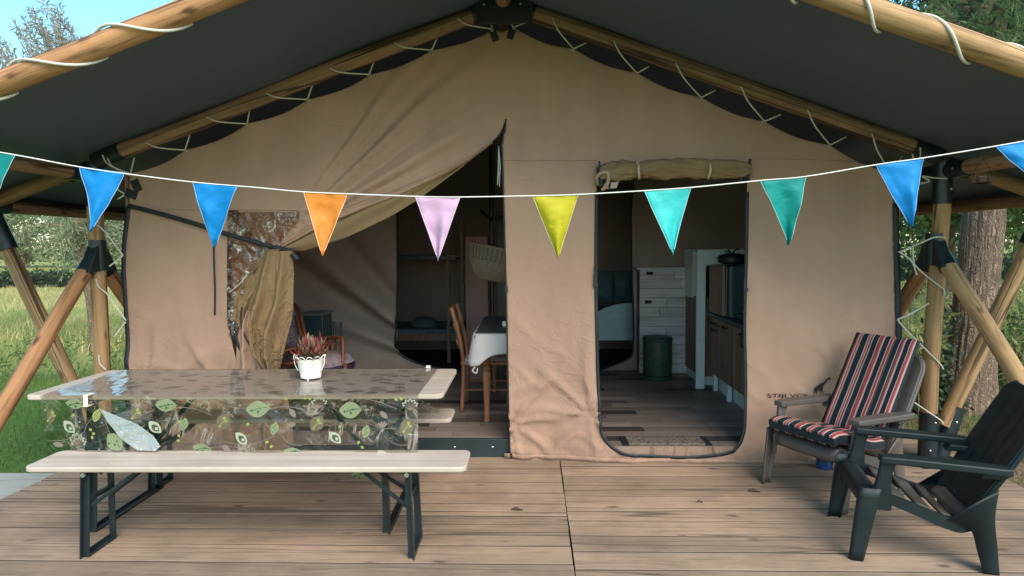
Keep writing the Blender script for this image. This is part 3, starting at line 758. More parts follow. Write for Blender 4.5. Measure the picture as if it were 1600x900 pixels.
# rolled-up door above the right opening
def rolled():
    pts = [(936, 272), (960, 270), (1000, 266), (1050, 264), (1100, 265), (1150, 266), (1170, 266)]
    prad = [.040, .070, .062, .066, .070, .058, .040]
    vs = []; fs = []; q = smoothpath([Vector((*W2(*p), 0)) for p in pts], 14); n = 40; k = len(q)
    for i, p in enumerate(q):
        t = i/(k-1)*(len(prad)-1); a = min(int(t), len(prad)-2); r = prad[a]*(1-(t-a))+prad[a+1]*(t-a)
        for j in range(n):
            th = 2*math.pi*j/n; f = 1+.22*noise.noise((p.x*6+th*.6, th*1.5, 0))+.06*math.sin(th*3+p.x*6)
            f -= .12*sum(math.exp(-((p.x-W2(xx, 0)[0])/.025)**2) for xx in (996, 1109))
            f += .14*max(0, 1-abs(noise.noise((p.x*5+math.sin(th)*1.8, math.cos(th)*1.8, 5)))*5)-.12*max(0, 1-abs(noise.noise((p.x*8, math.sin(th)*2, 9)))*6)
            vs.append((p.x, TY-.045+math.cos(th)*r*f*.85, p.y+math.sin(th)*r*f))
    fs = [(i*n+j, i*n+(j+1) % n, (i+1)*n+(j+1) % n, (i+1)*n+j) for i in range(k-1) for j in range(n)]+[tuple(range(n)), tuple(range((k-1)*n, k*n))]
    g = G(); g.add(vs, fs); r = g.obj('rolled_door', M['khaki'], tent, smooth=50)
    for (a, b, c) in (((994, 249), (998, 265), (999, 280)), ((1110, 248), (1110, 265), (1107, 280))):
        pp = [P(a[0], a[1], Y=TY-.03), P(b[0], b[1]-6, Y=TY-.108), P(b[0], b[1]+2, Y=TY-.118), P(c[0], c[1]-3, Y=TY-.098), P(c[0], c[1], Y=TY-.05)]
        g = G(); g.tube(smoothpath(pp, 5), .009, 8, flat=.4); g.obj('tie_tape', M['strap'], r, smooth=True)
    for x in ((936, 252, 940, 292), (951, 262, 953, 296), (1158, 255, 1157, 284), (1172, 249, 1169, 284)):
        g = G(); a = P(x[0], x[1], Y=TY-.05); b = P(x[2], x[3], Y=TY-.07); g.beam(a, b, .016, .02, (0, 1, 0)); g.obj('zip_end', M['black'], r)
    g = G(); g.grid(lambda u, v: tuple(P(945+22*u-4*v, 286+10*v-2*u, Y=TY-.08+.01*math.sin(u*5))), 6, 4); g.obj('door_corner', M['strap'], r, smooth=True, solid=.003)
    g = G(); g.tube(smoothpath([P(935, 290, Y=TY-.03), P(932, 278, Y=TY-.09), P(940, 270, Y=TY-.1), P(951, 272, Y=TY-.1), P(948, 290, Y=TY-.09), P(940, 297, Y=TY-.07)], 5), .013, 8, flat=.4); g.obj('door_loop', M['canvas'], r, smooth=True)
rolled()

# printed logo: letters and a giraffe
M['ink'] = plain('black_print_ink', (.008, .007, .006), .7, .1)
def logo():
    L, Tx = P(1195, 620.3, Y=TY), P(1259, 612.8, Y=TY)
    def text(s, px0, px1, py, name):
        cu = bpy.data.curves.new(name, 'FONT'); cu.body = s; cu.size = 1; cu.extrude = 0; cu.fill_mode = 'BOTH'
        o = bpy.data.objects.new('tmp_text', cu); link(o)
        dg = bpy.context.evaluated_depsgraph_get(); me = bpy.data.meshes.new_from_object(o.evaluated_get(dg))
        bpy.data.objects.remove(o); xs = [v.co.x for v in me.vertices]; ys = [v.co.y for v in me.vertices]
        a, b = P(px0, py, Y=TY), P(px1, py, Y=TY); w_ = b.x-a.x; hgt = .0355
        for v in me.vertices:
            x = a.x+(v.co.x-min(xs))/(max(xs)-min(xs))*w_; z = a.z+(v.co.y-min(ys))/(max(ys)-min(ys))*hgt
            v.co = (x, TY-.013+cdisp(x, z)-.0015*(v.co.z > 0), z)
        me.materials.clear(); me.materials.append(M['ink'])
        ob = link(bpy.data.objects.new(name, me)); adopt(ob, tent); ob['label'] = 'black printed lettering %s' % s
    text('STIJLVOL', 1195, 1262, 620.3, 'printed_word'); text('KA', 1288, 1305, 620.3, 'printed_word')
    # giraffe outline traced as a printed silhouette, photo px
    Z = lambda x, y: (1180+x/10, 570+y/10)
    gir = [(885, 440), (890, 400), (892, 365), (905, 335), (935, 322), (965, 300), (1000, 275), (1040, 262), (1075, 225), (1105, 200), (1125, 182), (1135, 186), (1140, 192), (1170, 218), (1160, 224), (1135, 218), (1115, 222), (1085, 260), (1055, 295), (1035, 315), (1028, 355), (1020, 380), (1035, 410), (1048, 440), (1036, 440), (1020, 412), (1000, 388), (996, 410), (992, 440), (980, 440), (985, 405), (985, 378), (960, 375), (938, 382), (937, 410), (933, 440), (921, 440), (924, 408), (918, 392), (905, 408), (897, 425), (893, 440)]
    pts = [Vector(W2(*Z(*p))) for p in gir]; r = delaunay_2d_cdt(pts, [(i, (i+1) % len(pts)) for i in range(len(pts))], [], 1, 1e-6)
    g = G(); g.add([(v.x, TY-.014+cdisp(v.x, v.y), v.y) for v in r[0]], r[2]); o = g.obj('printed_giraffe', M['ink'], tent); o['label'] = 'black giraffe silhouette print'
logo()

# lacing rope of the inner rafters
def lace(eyes, tops, ups, sgn):
    for (e, t, u) in zip(eyes, tops, ups):
        g = G(); E = P(*e, Y=TY-.012); T = P(*t, Y=RY+.02); T.z = T.z
        a = P(t[0], t[1], Y=RY-.0)+Vector((0, 0, .0)); mid = P((t[0]+e[0])/2+(-6 if sgn < 0 else -2), (t[1]*.5+e[1]*.5)+(2 if sgn < 0 else 0), Y=RY-.060)
        q = P(t[0]+(.18*(e[0]-t[0])), t[1]+(.10*(e[1]-t[1])), Y=RY-.05)
        g.tube(smoothpath([a, q, mid, E+Vector((0, -.01, 0))], 6), .0055, 6)
        g.tube([E+Vector((0, -.01, 0)), P(*u, Y=RY+.03)], .0055, 6)
        g.obj('lacing_rope', M['rope'], tent, smooth=True)
lace(eyeL, [(159, 244), (215, 222), (308, 182), (401, 145), (500, 105), (602, 65), (703, 27)], [(210, 246), (297, 209), (390, 172), (488, 133), (585, 95), (684, 56), (765, 27)], -1)
lace(eyeR, [(765, 2), (856, 23), (950, 57), (1047, 92), (1150, 130), (1255, 167), (1357, 203)], [(824, 34), (916, 67), (1014, 104), (1118, 141), (1220, 179), (1322, 214), (1410, 245)], 1)
for e in eyeL+eyeR:
    g = G(); c = P(*e, Y=TY-.010); g.tube([c+Vector((math.cos(t)*.011, 0, math.sin(t)*.011)) for t in np.linspace(0, 2*math.pi, 11)], .004, 6, caps=False)
    g.obj('eyelet', M['bolt'], tent, smooth=True)
for e, an in ((eyeL[-1], -.35), (eyeR[0], .35)):
    c = P(e[0]+(3 if an < 0 else -4), e[1]+9, Y=TY-.008); g = G(); g.box(c, (.05, .006, .085), Matrix.Rotation(an, 3, 'Y')); g.obj('eyelet_tab', M['black'], tent)
for e, an in (((213, 290), -.4), ((205, 303), -1.2)):
    c = P(*e, Y=TY-.02); g = G(); g.box(c, (.06, .006, .09), Matrix.Rotation(an, 3, 'Y')); g.obj('eyelet_tab', M['black'], tent)
# rope laced round the front rafters
def spiral(Y, r, x_front, pitch_sign, mat='rope'):
    for (xa, xb) in x_front:           # visible half turns: over the top at xa, under at xb
        pts = []
        for k in range(25):
            t = k/24; th = math.pi*(1.08-1.16*t)   # 90deg top .. front .. -90 bottom around the log
            x = xa+(xb-xa)*(t if True else t)
            ax = Vector((x, Y, roofz(x)+(.02 if Y == FYR else 0)))
            sl = (SL if x < APX else -SR); up = Vector((-sl, 0, 1)).normalized()
            a = math.pi*.5-(t*1.5-.25)*math.pi*1.0; x = xa+(xb-xa)*(t*1.5-.25)*1.0; ax = Vector((x, Y, roofz(x)+(.02 if Y == FYR else 0)))
            pts.append(ax+up*math.sin(a)*(r+.006)+Vector((0, -1, 0))*math.cos(a)*(r+.006))
        g = G(); g.tube(pts, .0075, 8); g.obj('lacing_rope', M[mat], tent, smooth=True)
# half turns: measured where the rope crosses the top and bottom of each front log
def xlog(px, py, Y): return P(px, py, Y=Y).x
spiral(FYL, .060, [(xlog(-110, 150, FYL), xlog(-12, 150, FYL)), (xlog(22, 100, FYL), xlog(128, 85, FYL)), (xlog(158, 35, FYL), xlog(262, 33, FYL)), (xlog(300, -20, FYL), xlog(392, -20, FYL))], 1)
spiral(FYR, .060, [(xlog(1195, -20, FYR), xlog(1245, -20, FYR)), (xlog(1315, 0, FYR), xlog(1375, 30, FYR)), (xlog(1432, 22, FYR), xlog(1512, 80, FYR)), (xlog(1564, 70, FYR), xlog(1640, 120, FYR))], 1)
# side lacing between canvas edge and posts
def ropes(segs, Y=RY-.06):
    for s in segs:
        g = G(); g.tube(smoothpath([P(*p, Y=Y) for p in s], 5), .0055, 6); g.obj('side_lacing_rope', M['rope'], tent, smooth=True)
ropes([[(152, 352), (163, 361), (178, 380), (192, 399)], [(192, 399), (182, 408), (171, 416)], [(150, 436), (154, 448), (166, 458), (178, 474), (197, 501)], [(196, 503), (186, 517), (178, 527)], [(155, 555), (156, 568), (166, 578)], [(160, 242), (166, 254), (180, 263), (203, 274)], [(182, 295), (194, 303)], [(194, 305), (184, 311)]])
ropes([[(1477, 371), (1460, 371), (1440, 379), (1407, 393)], [(1404, 393), (1420, 404), (1440, 425), (1468, 447), (1475, 453), (1475, 462)], [(1451, 474), (1425, 489), (1403, 499)], [(1402, 499), (1415, 515), (1440, 540), (1468, 568), (1474, 577)], [(1427, 384), (1427, 400), (1429, 418), (1433, 430)], [(1420, 623), (1445, 640), (1470, 657), (1473, 662)], [(1480, 279), (1460, 278), (1441, 275)], [(1438, 287), (1452, 283), (1441, 276)], [(1438, 230), (1438, 246), (1434, 262), (1425, 240)]])
# sides, back and inner ceiling lining of the tent
LX, RX, BY = -2.99, 2.63, 9.1
for x, nm in ((LX, 'side_wall'), (RX, 'side_wall')):
    g = G(); g.grid(lambda u, v: (x+.02*noise.noise((u*8, v*3, x)), TY+.01+(BY-TY)*u, FZ-.12+(roofz(x)-.12-FZ+.12)*v), 60, 20); g.obj(nm, M['canvas'], tent, smooth=True, solid=.003)
g = G(); g.add([(LX, BY, 0), (RX, BY, 0), (RX, BY, roofz(RX)+.08), (APX, BY, APZ+.08), (LX, BY, roofz(LX)+.08)], [(0, 1, 2, 3, 4)]); g.obj('back_wall', M['canvas_in'], tent, solid=.003)

# step plate, tent floor --------------------------------------------------
g = G(); g.box((-.5, TY+.030, .071), (1.36, .03, .14)); o = g.obj('step_plate', M['plateg'], tent, bevel=.004)
for px in (711, 770): 
    q = P(px, 697, Y=TY+.038); bolt((q.x, TY+.014, q.z), (0, -1, 0), o)
fl = thing('tent_floor', (0, TY+.1, 0), None, None); tag(fl, kind='structure')
g = G(); g.box((-.18, 6.89, FZ-.035), (5.56, 4.38, .05)); g.obj('subfloor', M['plateg'], fl)
g = G(); g.add([(.46, TY-.058, FZ-.002), (1.60, TY-.058, FZ-.002), (1.60, TY-.072, FZ-.09), (.46, TY-.072, FZ-.09)], [(0, 1, 2, 3)]); g.obj('threshold', M['brown_cab'], fl, solid=.006)
pw = .128; y = TY-.06; rng = random.Random(5); cnt = 0
lam_meshes = {}
while y < 7.3:
    x = -1.15-rng.uniform(0, .9)
    while x < 2.0:
        L = rng.choice((.42, .62, .85, 1.2)); x1 = min(x+L, 2.05)
        if y < TY+.02: x0_ = max(x, .46)
        else: x0_ = x
        if x1 > -1.15 and x1-x0_ > .05 and (y >= TY+.02 or x1 > .56):
            xs_ = x; x = x0_; xe_ = x1
            if y < TY+.02: x1 = min(x1, 1.60)
            if x1-x < .06: x = xe_; continue
            # boards hidden behind the canvas strip between the doors still make the floor
            key = round(x1-x, 3)
            if key not in lam_meshes:
                g = G(); g.box((0, 0, -.004), (key-.003, pw-.003, .008)); o = g.obj('floor_board', M['laminate'], fl); lam_meshes[key] = o.data
                o.matrix_basis = Matrix.Translation(((x+x1)/2, y+pw/2, FZ))
            else:
                o = link(bpy.data.objects.new('floor_board', lam_meshes[key])); o.matrix_basis = Matrix.Translation(((x+x1)/2, y+pw/2, FZ)); adopt(o, fl)
            cnt += 1
        x = x1
    y += pw
g = G(); g.box((-2.1, 5.9, FZ-.004), (1.85, 2.5, .008)); g.obj('floor_sheet', M['laminate'], fl)

# ------------------------------------------------------------------ INTERIOR
# inner tent wall with swept-back opening
IY = 7.0
def inner_wall():
    rt = [(620, 250), (621, 380), (620, 500), (617, 540), (630, 556), (655, 568), (700, 578), (720, 584)]
    def fn(u, v):
        i = v*(len(rt)-1); k = min(int(i), len(rt)-2); f = i-k
        rx = rt[k][0]+(rt[k+1][0]-rt[k][0])*f; ry = rt[k][1]+(rt[k+1][1]-rt[k][1])*f
        px = 330+(rx-330)*u; py = ry if v > 0 else ry
        p = P(px, py, Y=IY); d = 0
        # folds sweeping diagonally into the low right corner
        q = P(717, 582, Y=IY); a = math.atan2(p.z-q.z, p.x-q.x); r = math.hypot(p.z-q.z, p.x-q.x)
        if r > .05: d = .13*math.sin(a*20)*math.exp(-((math.degrees(a)-143)/17)**2)*min(1, r*1.5)
        return (p.x, IY+d+.02*noise.noise((p.x*2, p.z, 0)), p.z)
    g = G(); g.grid(fn, 90, 90)
    o = g.obj('inner_wall', M['canvas_in'], tent, smooth=True, solid=.003)
    g = G(); g.tube(smoothpath([P(x, y, Y=IY-.02) for x, y in rt], 5), .010, 6); g.obj('inner_zip', M['black'], tent, smooth=True)
    # right hand inner wall between the openings and above the plank cupboard
    g = G()
    def f2(u, v):
        px = (976-8*(v < .6))+(1310-976)*u if False else 0
        return (0, 0, 0)
    lt = [(992, 260), (986, 330), (987, 420), (989, 470), (990, 530), (986, 556), (970, 566), (935, 580)]
    def f3(u, v):
        i = v*(len(lt)-1); k = min(int(i), len(lt)-2); f = i-k
        lx = lt[k][0]+(lt[k+1][0]-lt[k][0])*f; ly = lt[k][1]+(lt[k+1][1]-lt[k][1])*f
        p = P(lx+(1300-lx)*u, ly, Y=7.5); return (p.x, 7.5+.03*noise.noise((p.x*2.2, p.z*1.3, 3)), p.z)
    g.grid(f3, 50, 50); g.obj('inner_wall', M['canvas_in'], tent, smooth=True, solid=.003)
    g = G(); g.tube(smoothpath([P(x, y, Y=7.33) for x, y in lt], 5), .010, 6); g.obj('inner_zip', M['black'], tent, smooth=True)
    # upper inner gable, left and right, closing off the roof space behind
    g = G(); g.add([(LX, 7.05, 2.1), (APX, 7.05, APZ-.05), (APX, 7.05, 2.45), (LX+.2, 7.05, 1.9)], [(0, 1, 2, 3)]); 
inner_wall()
# wardrobe panel, pole and pale panel at the back of the left opening
wr = thing('wardrobe_panel', P(745, 560, Y=7.1), 'tall red brown wooden panel behind the dining chairs', 'cupboard')
a, b = P(729, 370, Y=7.1), P(766, 583, Y=7.1)
g = G(); g.box(((a.x+b.x)/2, 7.12, (a.z+FZ)/2), (b.x-a.x, .35, a.z-FZ)); g.obj('panel', M['wardrobe'], wr, bevel=.004)
g = G(); g.box((a.x+.02, 6.935, (a.z+FZ)/2), (.025, .02, a.z-FZ-.02)); g.obj('edge_trim', M['brown_cab'], wr)
pl = thing('steel_pole', P(771, 583, Y=6.9), 'thin dark steel tent pole behind the wicker lampshade', 'pole')
a = P(770, 583, Y=6.9); g = G(); g.tube([(a.x, 6.9, FZ), (a.x, 6.9, 2.7)], .022, 10); g.obj('tube', M['steel'], pl, smooth=40)
a2 = P(770, 345, Y=6.9); g = G(); g.tube([a2, P(752, 330, Y=6.7)], .016, 8); g.tube([a2, P(792, 335, Y=6.9)], .016, 8); g.obj('pole_arm', M['steel'], pl, smooth=40)
pn = thing('room_divider', P(783, 583, Y=7.2), 'grey green fabric divider beside the dark tent pole', 'divider')
a, b = P(775, 330, Y=7.2), P(850, 583, Y=7.2)
g = G(); g.grid(lambda u, v: (a.x+(b.x-a.x)*u, 7.2+.02*math.sin(u*14), FZ+(a.z-FZ)*v), 16, 6); g.obj('fabric', plain('grey_green_fabric', (.11, .115, .09), .8), pn, smooth=True, solid=.01)
# left bedroom bed seen through the opening
def bed_left():
    o = thing('bunk_bed', P(665, 583, Y=8.3), 'dark bed with pillow seen deep inside through left tent opening', 'bed')
    a, b = P(622, 512, Y=8.2), P(728, 512, Y=8.2)
    g = G(); g.box(((a.x+b.x)/2, 8.5, a.z-.06), (b.x-a.x+.4, .9, .12)); g.obj('mattress', M['bedding'], o, bevel=.03)
    g = G(); g.box(((a.x+b.x)/2, 8.03, a.z-.10), (b.x-a.x+.4, .03, .10)); g.obj('bed_rail', M['brown_cab'], o, bevel=.004)
    g = G(); g.lathe([(.0, .13), (.10, .12), (.17, .06), (.17, 0), (.0, -.01)], (P(663, 505, Y=8.3).x, 8.3, P(663, 511, Y=8.3).z+.01), 16); g.obj('pillow', plain('grey_pillow', (.10, .13, .14), .8), o, smooth=True)
    g = G(); c = P(718, 440, Y=8.0); 
    for x in (700, 722): q = P(x, 440, Y=8.0); g.box((q.x, 8.0, (FZ+1.9)/2), (.04, .04, 1.9-FZ))
    for yy in (400, 512): q = P(711, yy, Y=8.0); g.box((q.x, 8.0, q.z), (.2, .03, .03))
    g.obj('bunk_ladder', M['brown_cab'], o)
    g = G(); q = P(660, 402, Y=8.3); g.box((q.x, 8.4, q.z), (.95, .7, .07)); g.obj('upper_bunk', M['darkteal'], o, bevel=.01)
bed_left()
def bed_right():
    o = thing('painted_bed', P(965, 560, Y=8.2), 'pale painted bed with arched end inside the right tent opening', 'bed')
    f = lambda x, y: (P(x, y, Y=8.0).x, P(x, y, Y=8.0).z)
    arch = [f(905, 532), f(905, 496), f(925, 492), f(945, 481), f(965, 475), f(990, 473), f(1020, 475), f(1050, 482), f(1050, 532)]
    g = G(); g.prism(arch, 'Y', 8.0, 8.035); g.obj('footboard', M['whitepanel2'], o, bevel=.004)
    a = f(905, 499); b = f(1050, 499)
    g = G(); g.box(((a[0]+b[0])/2, 7.995, a[1]), (b[0]-a[0], .03, .02)); g.obj('footboard_rail', M['whitepanel2'], o)
    g = G(); g.box(((a[0]+b[0])/2, 8.5, f(0, 500)[1]), (b[0]-a[0]-.05, .9, .12)); g.obj('mattress', M['bedding'], o, bevel=.03)
    for px in (920, 945, 974, 1006):
        c = P(px, 448, Y=8.6); g = G(); 
        g.grid(lambda u, v: (c.x+(u-.5)*.24, 8.6-.09*(math.sin(u*math.pi)*math.sin(v*math.pi))**.5, c.z+(v-.5)*.42), 10, 10); g.grid(lambda u, v: (c.x+(u-.5)*.24, 8.62, c.z+(v-.5)*.42), 2, 2)
        q = g.obj('back_cushion', M['bedding'], o, smooth=True)
bed_right()
# whitewashed plank cupboard front
def plank_wall():
    o = thing('plank_cupboard', P(1036, 585, Y=7.28), 'grey whitewashed plank cupboard behind the round bin', 'cupboard')
    a = P(999, 590, Y=7.28); b = P(1078, 590, Y=7.28); zt = P(1040, 421, Y=7.28).z; n = 11; hh = (zt-FZ)/n; rng = random.Random(2)
    g = G(); g.box(((a.x+b.x)/2, 7.40, (zt+FZ)/2), (b.x-a.x, .18, zt-FZ)); g.obj('carcass', M['brown_cab'], o)
    me = {}
    for r in range(n):
        cuts = [a.x, b.x] if rng.random() < .35 else [a.x, a.x+(b.x-a.x)*rng.uniform(.2, .8), b.x]
        for x0, x1 in zip(cuts, cuts[1:]):
            g = G(); g.box((0, 0, 0), (x1-x0-.004, .02, hh-.004)); q = g.obj('plank', M['greywood'], o, bevel=.002, mw=Matrix.Translation(((x0+x1)/2, 7.298+rng.uniform(-.003, .003), FZ+hh*(r+.5))))
    g = G(); g.box(((a.x+b.x)/2-.01, 7.38, zt+.012), (b.x-a.x+.06, .26, .025)); g.obj('cap_board', M['greywood'], o, bevel=.003)
    for x, y in ((1015, 427), (1013, 472)):
        p = P(x, y, Y=7.27); g = G(); g.tube([p+Vector((-.03, 0, .01)), p+Vector((0, -.03, 0)), p+Vector((.035, 0, .005))], .010, 6); g.box(p+Vector((0, .01, 0)), (.07, .008, .035)); g.obj('coat_hook', M['black'], o)
plank_wall()
def bin_():
    c = P(1027, 592, Z=FZ); c.z = FZ; o = thing('pedal_bin', c, 'round dark green metal bin in front of whitewashed planks', 'bin')
    g = G(); g.lathe([(.145, 0), (.155, .02), (.155, .42), (.15, .425)], c, 32, True); g.obj('bin_body', M['bin'], o, smooth=40)
    g = G(); g.lathe([(.158, .425), (.162, .43), (.162, .455), (.150, .468), (.10, .478), (.0, .482)], c, 32); g.obj('lid', M['bin'], o, smooth=40)
    g = G(); g.lathe([(.157, .04), (.158, .05), (.157, .06)], c, 32); g.obj('base_ring', M['black'], o, smooth=40)
bin_()
def kitchen():
    o = thing('corner_cupboard', P(1080, 590, Y=6.9), 'white open shelf unit with brown base cupboard left of fridge', 'cupboard')
    a = P(1075, 390, Y=6.95); b = P(1089, 390, Y=6.95)
    g = G(); g.box((1.81, 7.15, (a.z+1.0)/2+.0), (.14, .4, a.z-1.0)); g.obj('tall_panel', M['whitepanel'], o)
    g = G(); g.box((1.85, 7.0, FZ+.5), (.2, .7, .82)); g.obj('base_door', M['brown_cab'], o, bevel=.003)
    g = G(); g.box((1.85, 7.0, FZ+.05), (.17, .68, .10)); g.obj('plinth', M['whitepanel'], o)
    g = G(); g.box((1.76, 6.68, .93), (.02, .10, .02)); g.box((1.75, 6.66, 1.25), (.05, .10, .03)); g.obj('handle', M['black'], o)
    f = thing('fridge_surround', P(1096, 603, Y=6.5), 'pale white frame panel standing beside the tall dark fridge', 'cabinet')
    a = P(1089, 390, Y=6.5); c = P(1100, 603, Y=6.5)
    g = G(); g.box(((a.x+c.x)/2, 6.5, (a.z+FZ)/2), (c.x-a.x, .03, a.z-FZ)); g.obj('upright', M['whitepanel'], f)
    g = G(); g.box((c.x+.33, 6.5, a.z-.08), (.66, .03, .16)); g.box((2.2, 6.8, a.z-.01), (.92, .6, .02)); g.obj('top_rail', M['whitepanel'], f)
    r = thing('fridge', P(1120, 500, Y=6.2), 'dark fridge standing in pale frame above the kitchen counter end', 'fridge')
    zt = P(1110, 414, Y=6.1).z; X0 = 1.79
    g = G(); g.box((X0+.32, 6.14, (zt+.9)/2), (.60, .60, zt-.9)); g.obj('fridge_body', M['darkteal'], r, bevel=.01)
    g = G(); g.box((X0+.0, 6.20, (zt+.9)/2), (.03, .44, zt-.91)); g.obj('fridge_door', M['brown_cab'], r, bevel=.004)
    g = G(); g.box((X0-.005, 5.93, (zt+.9)/2), (.02, .025, zt-.93)); g.obj('door_trim', M['chrome'], r)
    k = thing('kitchen_unit', (1.9, 5.8, FZ), 'dark brown kitchen base units with drawers along the right wall', 'kitchen unit')
    X = 1.80; y0, y1 = 5.15, 6.48; zc = .87
    g = G(); g.box((X+.33, (y0+y1)/2, (zc+FZ+.16)/2), (.60, y1-y0, zc-FZ-.16)); g.obj('carcass', M['brown_cab'], k)
    g = G(); g.box((X+.29, (y0+y1)/2, zc+.012), (.66, y1-y0+.03, .03)); g.obj('worktop', M['darkteal'], k, bevel=.004)
    doors = [(6.44, 6.16, 1), (6.15, 5.72, 0), (5.71, 5.18, 0)]
    for ya, yb, dr in doors:
        z0, z1 = FZ+.17, zc-.02
        parts = [(z0, z0+.50), (z0+.51, z1)] if dr else [(z0, z1)]
        for za, zb in parts:
            g = G(); g.box((X+.016, (ya+yb)/2, (za+zb)/2), (.02, ya-yb-.008, zb-za-.006)); dd = g.obj('drawer_front' if zb-za < .25 else 'cabinet_door', M['brown_cab'], k, bevel=.002)
            yc = (ya+yb)/2+.03; g = G(); g.tube(smoothpath([(X+.006, yc-.06, zb-.045), (X-.022, yc-.045, zb-.05), (X-.022, yc+.045, zb-.05), (X+.006, yc+.06, zb-.045)], 4), .006, 6); g.obj('handle', M['black'], dd, smooth=True)
    g = G(); g.box((X+.09, (y0+y1)/2, FZ+.08), (.02, y1-y0, .16)); g.obj('plinth', M['whitepanel'], k)
    for yy in (6.40, 5.95, 5.42): 
        g = G(); g.box((X+.04, yy, FZ+.082), (.04, .04, .165)); g.obj('plinth_leg', M['whitepanel'], k, bevel=.003)
    s = thing('gas_hob', (2.0, 5.5, zc+.03), 'small black gas hob with taps on the kitchen worktop', 'hob')
    g = G(); g.box((1.97, 5.62, zc+.055), (.26, .42, .05)); g.obj('hob_body', M['steel'], s, bevel=.006)
    g = G()
    for yy in (5.50, 5.74):
        g.tube([(1.97+math.cos(t)*.07, yy+math.sin(t)*.07, zc+.10) for t in np.linspace(0, 6.283, 13)], .006, 6)
        g.beam((1.88, yy, zc+.10), (2.06, yy, zc+.10), .008, .008); g.beam((1.97, yy-.09, zc+.10), (1.97, yy+.09, zc+.10), .008, .008)
    g.obj('pan_support', M['bolt'], s)
    g = G(); g.tube(smoothpath([(1.80, 5.36, zc+.06), (1.76, 5.36, zc+.0), (1.755, 5.37, zc-.12), (1.77, 5.38, zc-.16), (1.80, 5.38, zc-.12)], 5), .009, 8); g.obj('gas_hose', M['black'], s, smooth=True)
    t = thing('cooking_pan', (2.0, 6.1, zt), 'dark lidded pan resting on top of the fridge', 'pan')
    c = P(1145, 413, Y=6.05); c.z = zt+.01
    g = G(); g.lathe([(.10, 0), (.135, .02), (.14, .06), (.12, .085), (.05, .10), (0, .102)], c, 24); g.obj('pan_body', M['steel'], t, smooth=40)
    g = G(); g.tube([c+Vector((-.02, 0, .10)), c+Vector((-.05, 0, .14))], .007, 6); g.tube([c+Vector((.0, 0, .10)), c+Vector((.02, 0, .13)), c+Vector((.06, 0, .14))], .007, 6); g.tube([c+Vector((0, 0, .10)), c+Vector((-.08, 0, .12))], .007, 6); g.obj('lid_knob', M['black'], t)
kitchen()
def doormat():
    a, b, c, d = P(983, 694, Z=FZ), P(1100, 694, Z=FZ), P(1118, 709, Z=FZ), P(992, 709, Z=FZ)
    o = thing('doormat', (a+c)/2, 'speckled brown doormat on the floor just inside the right opening', 'doormat')
    m = MT('doormat_coir'); co = m.coord('World'); n = m.noise(co, 60, 4, .7); m.base(m.ramp(n, [(.35, (.06, .05, .045)), (.65, (.27, .22, .17))]), .95, .1); m.bump(n, .6, .01)
    cx = (a.x+b.x)/2; y0, y1 = 4.62, 4.80
    g = G(); g.box((cx, (y0+y1)/2, FZ+.008), (.56, y1-y0, .012)); g.obj('mat_pile', m.m, o, bevel=.004)
    g = G()
    for s in (-1, 1): g.box((cx+s*.30, (y0+y1)/2, FZ+.006), (.045, y1-y0+.03, .009))
    g.obj('mat_border', M['black'], o)
doormat()

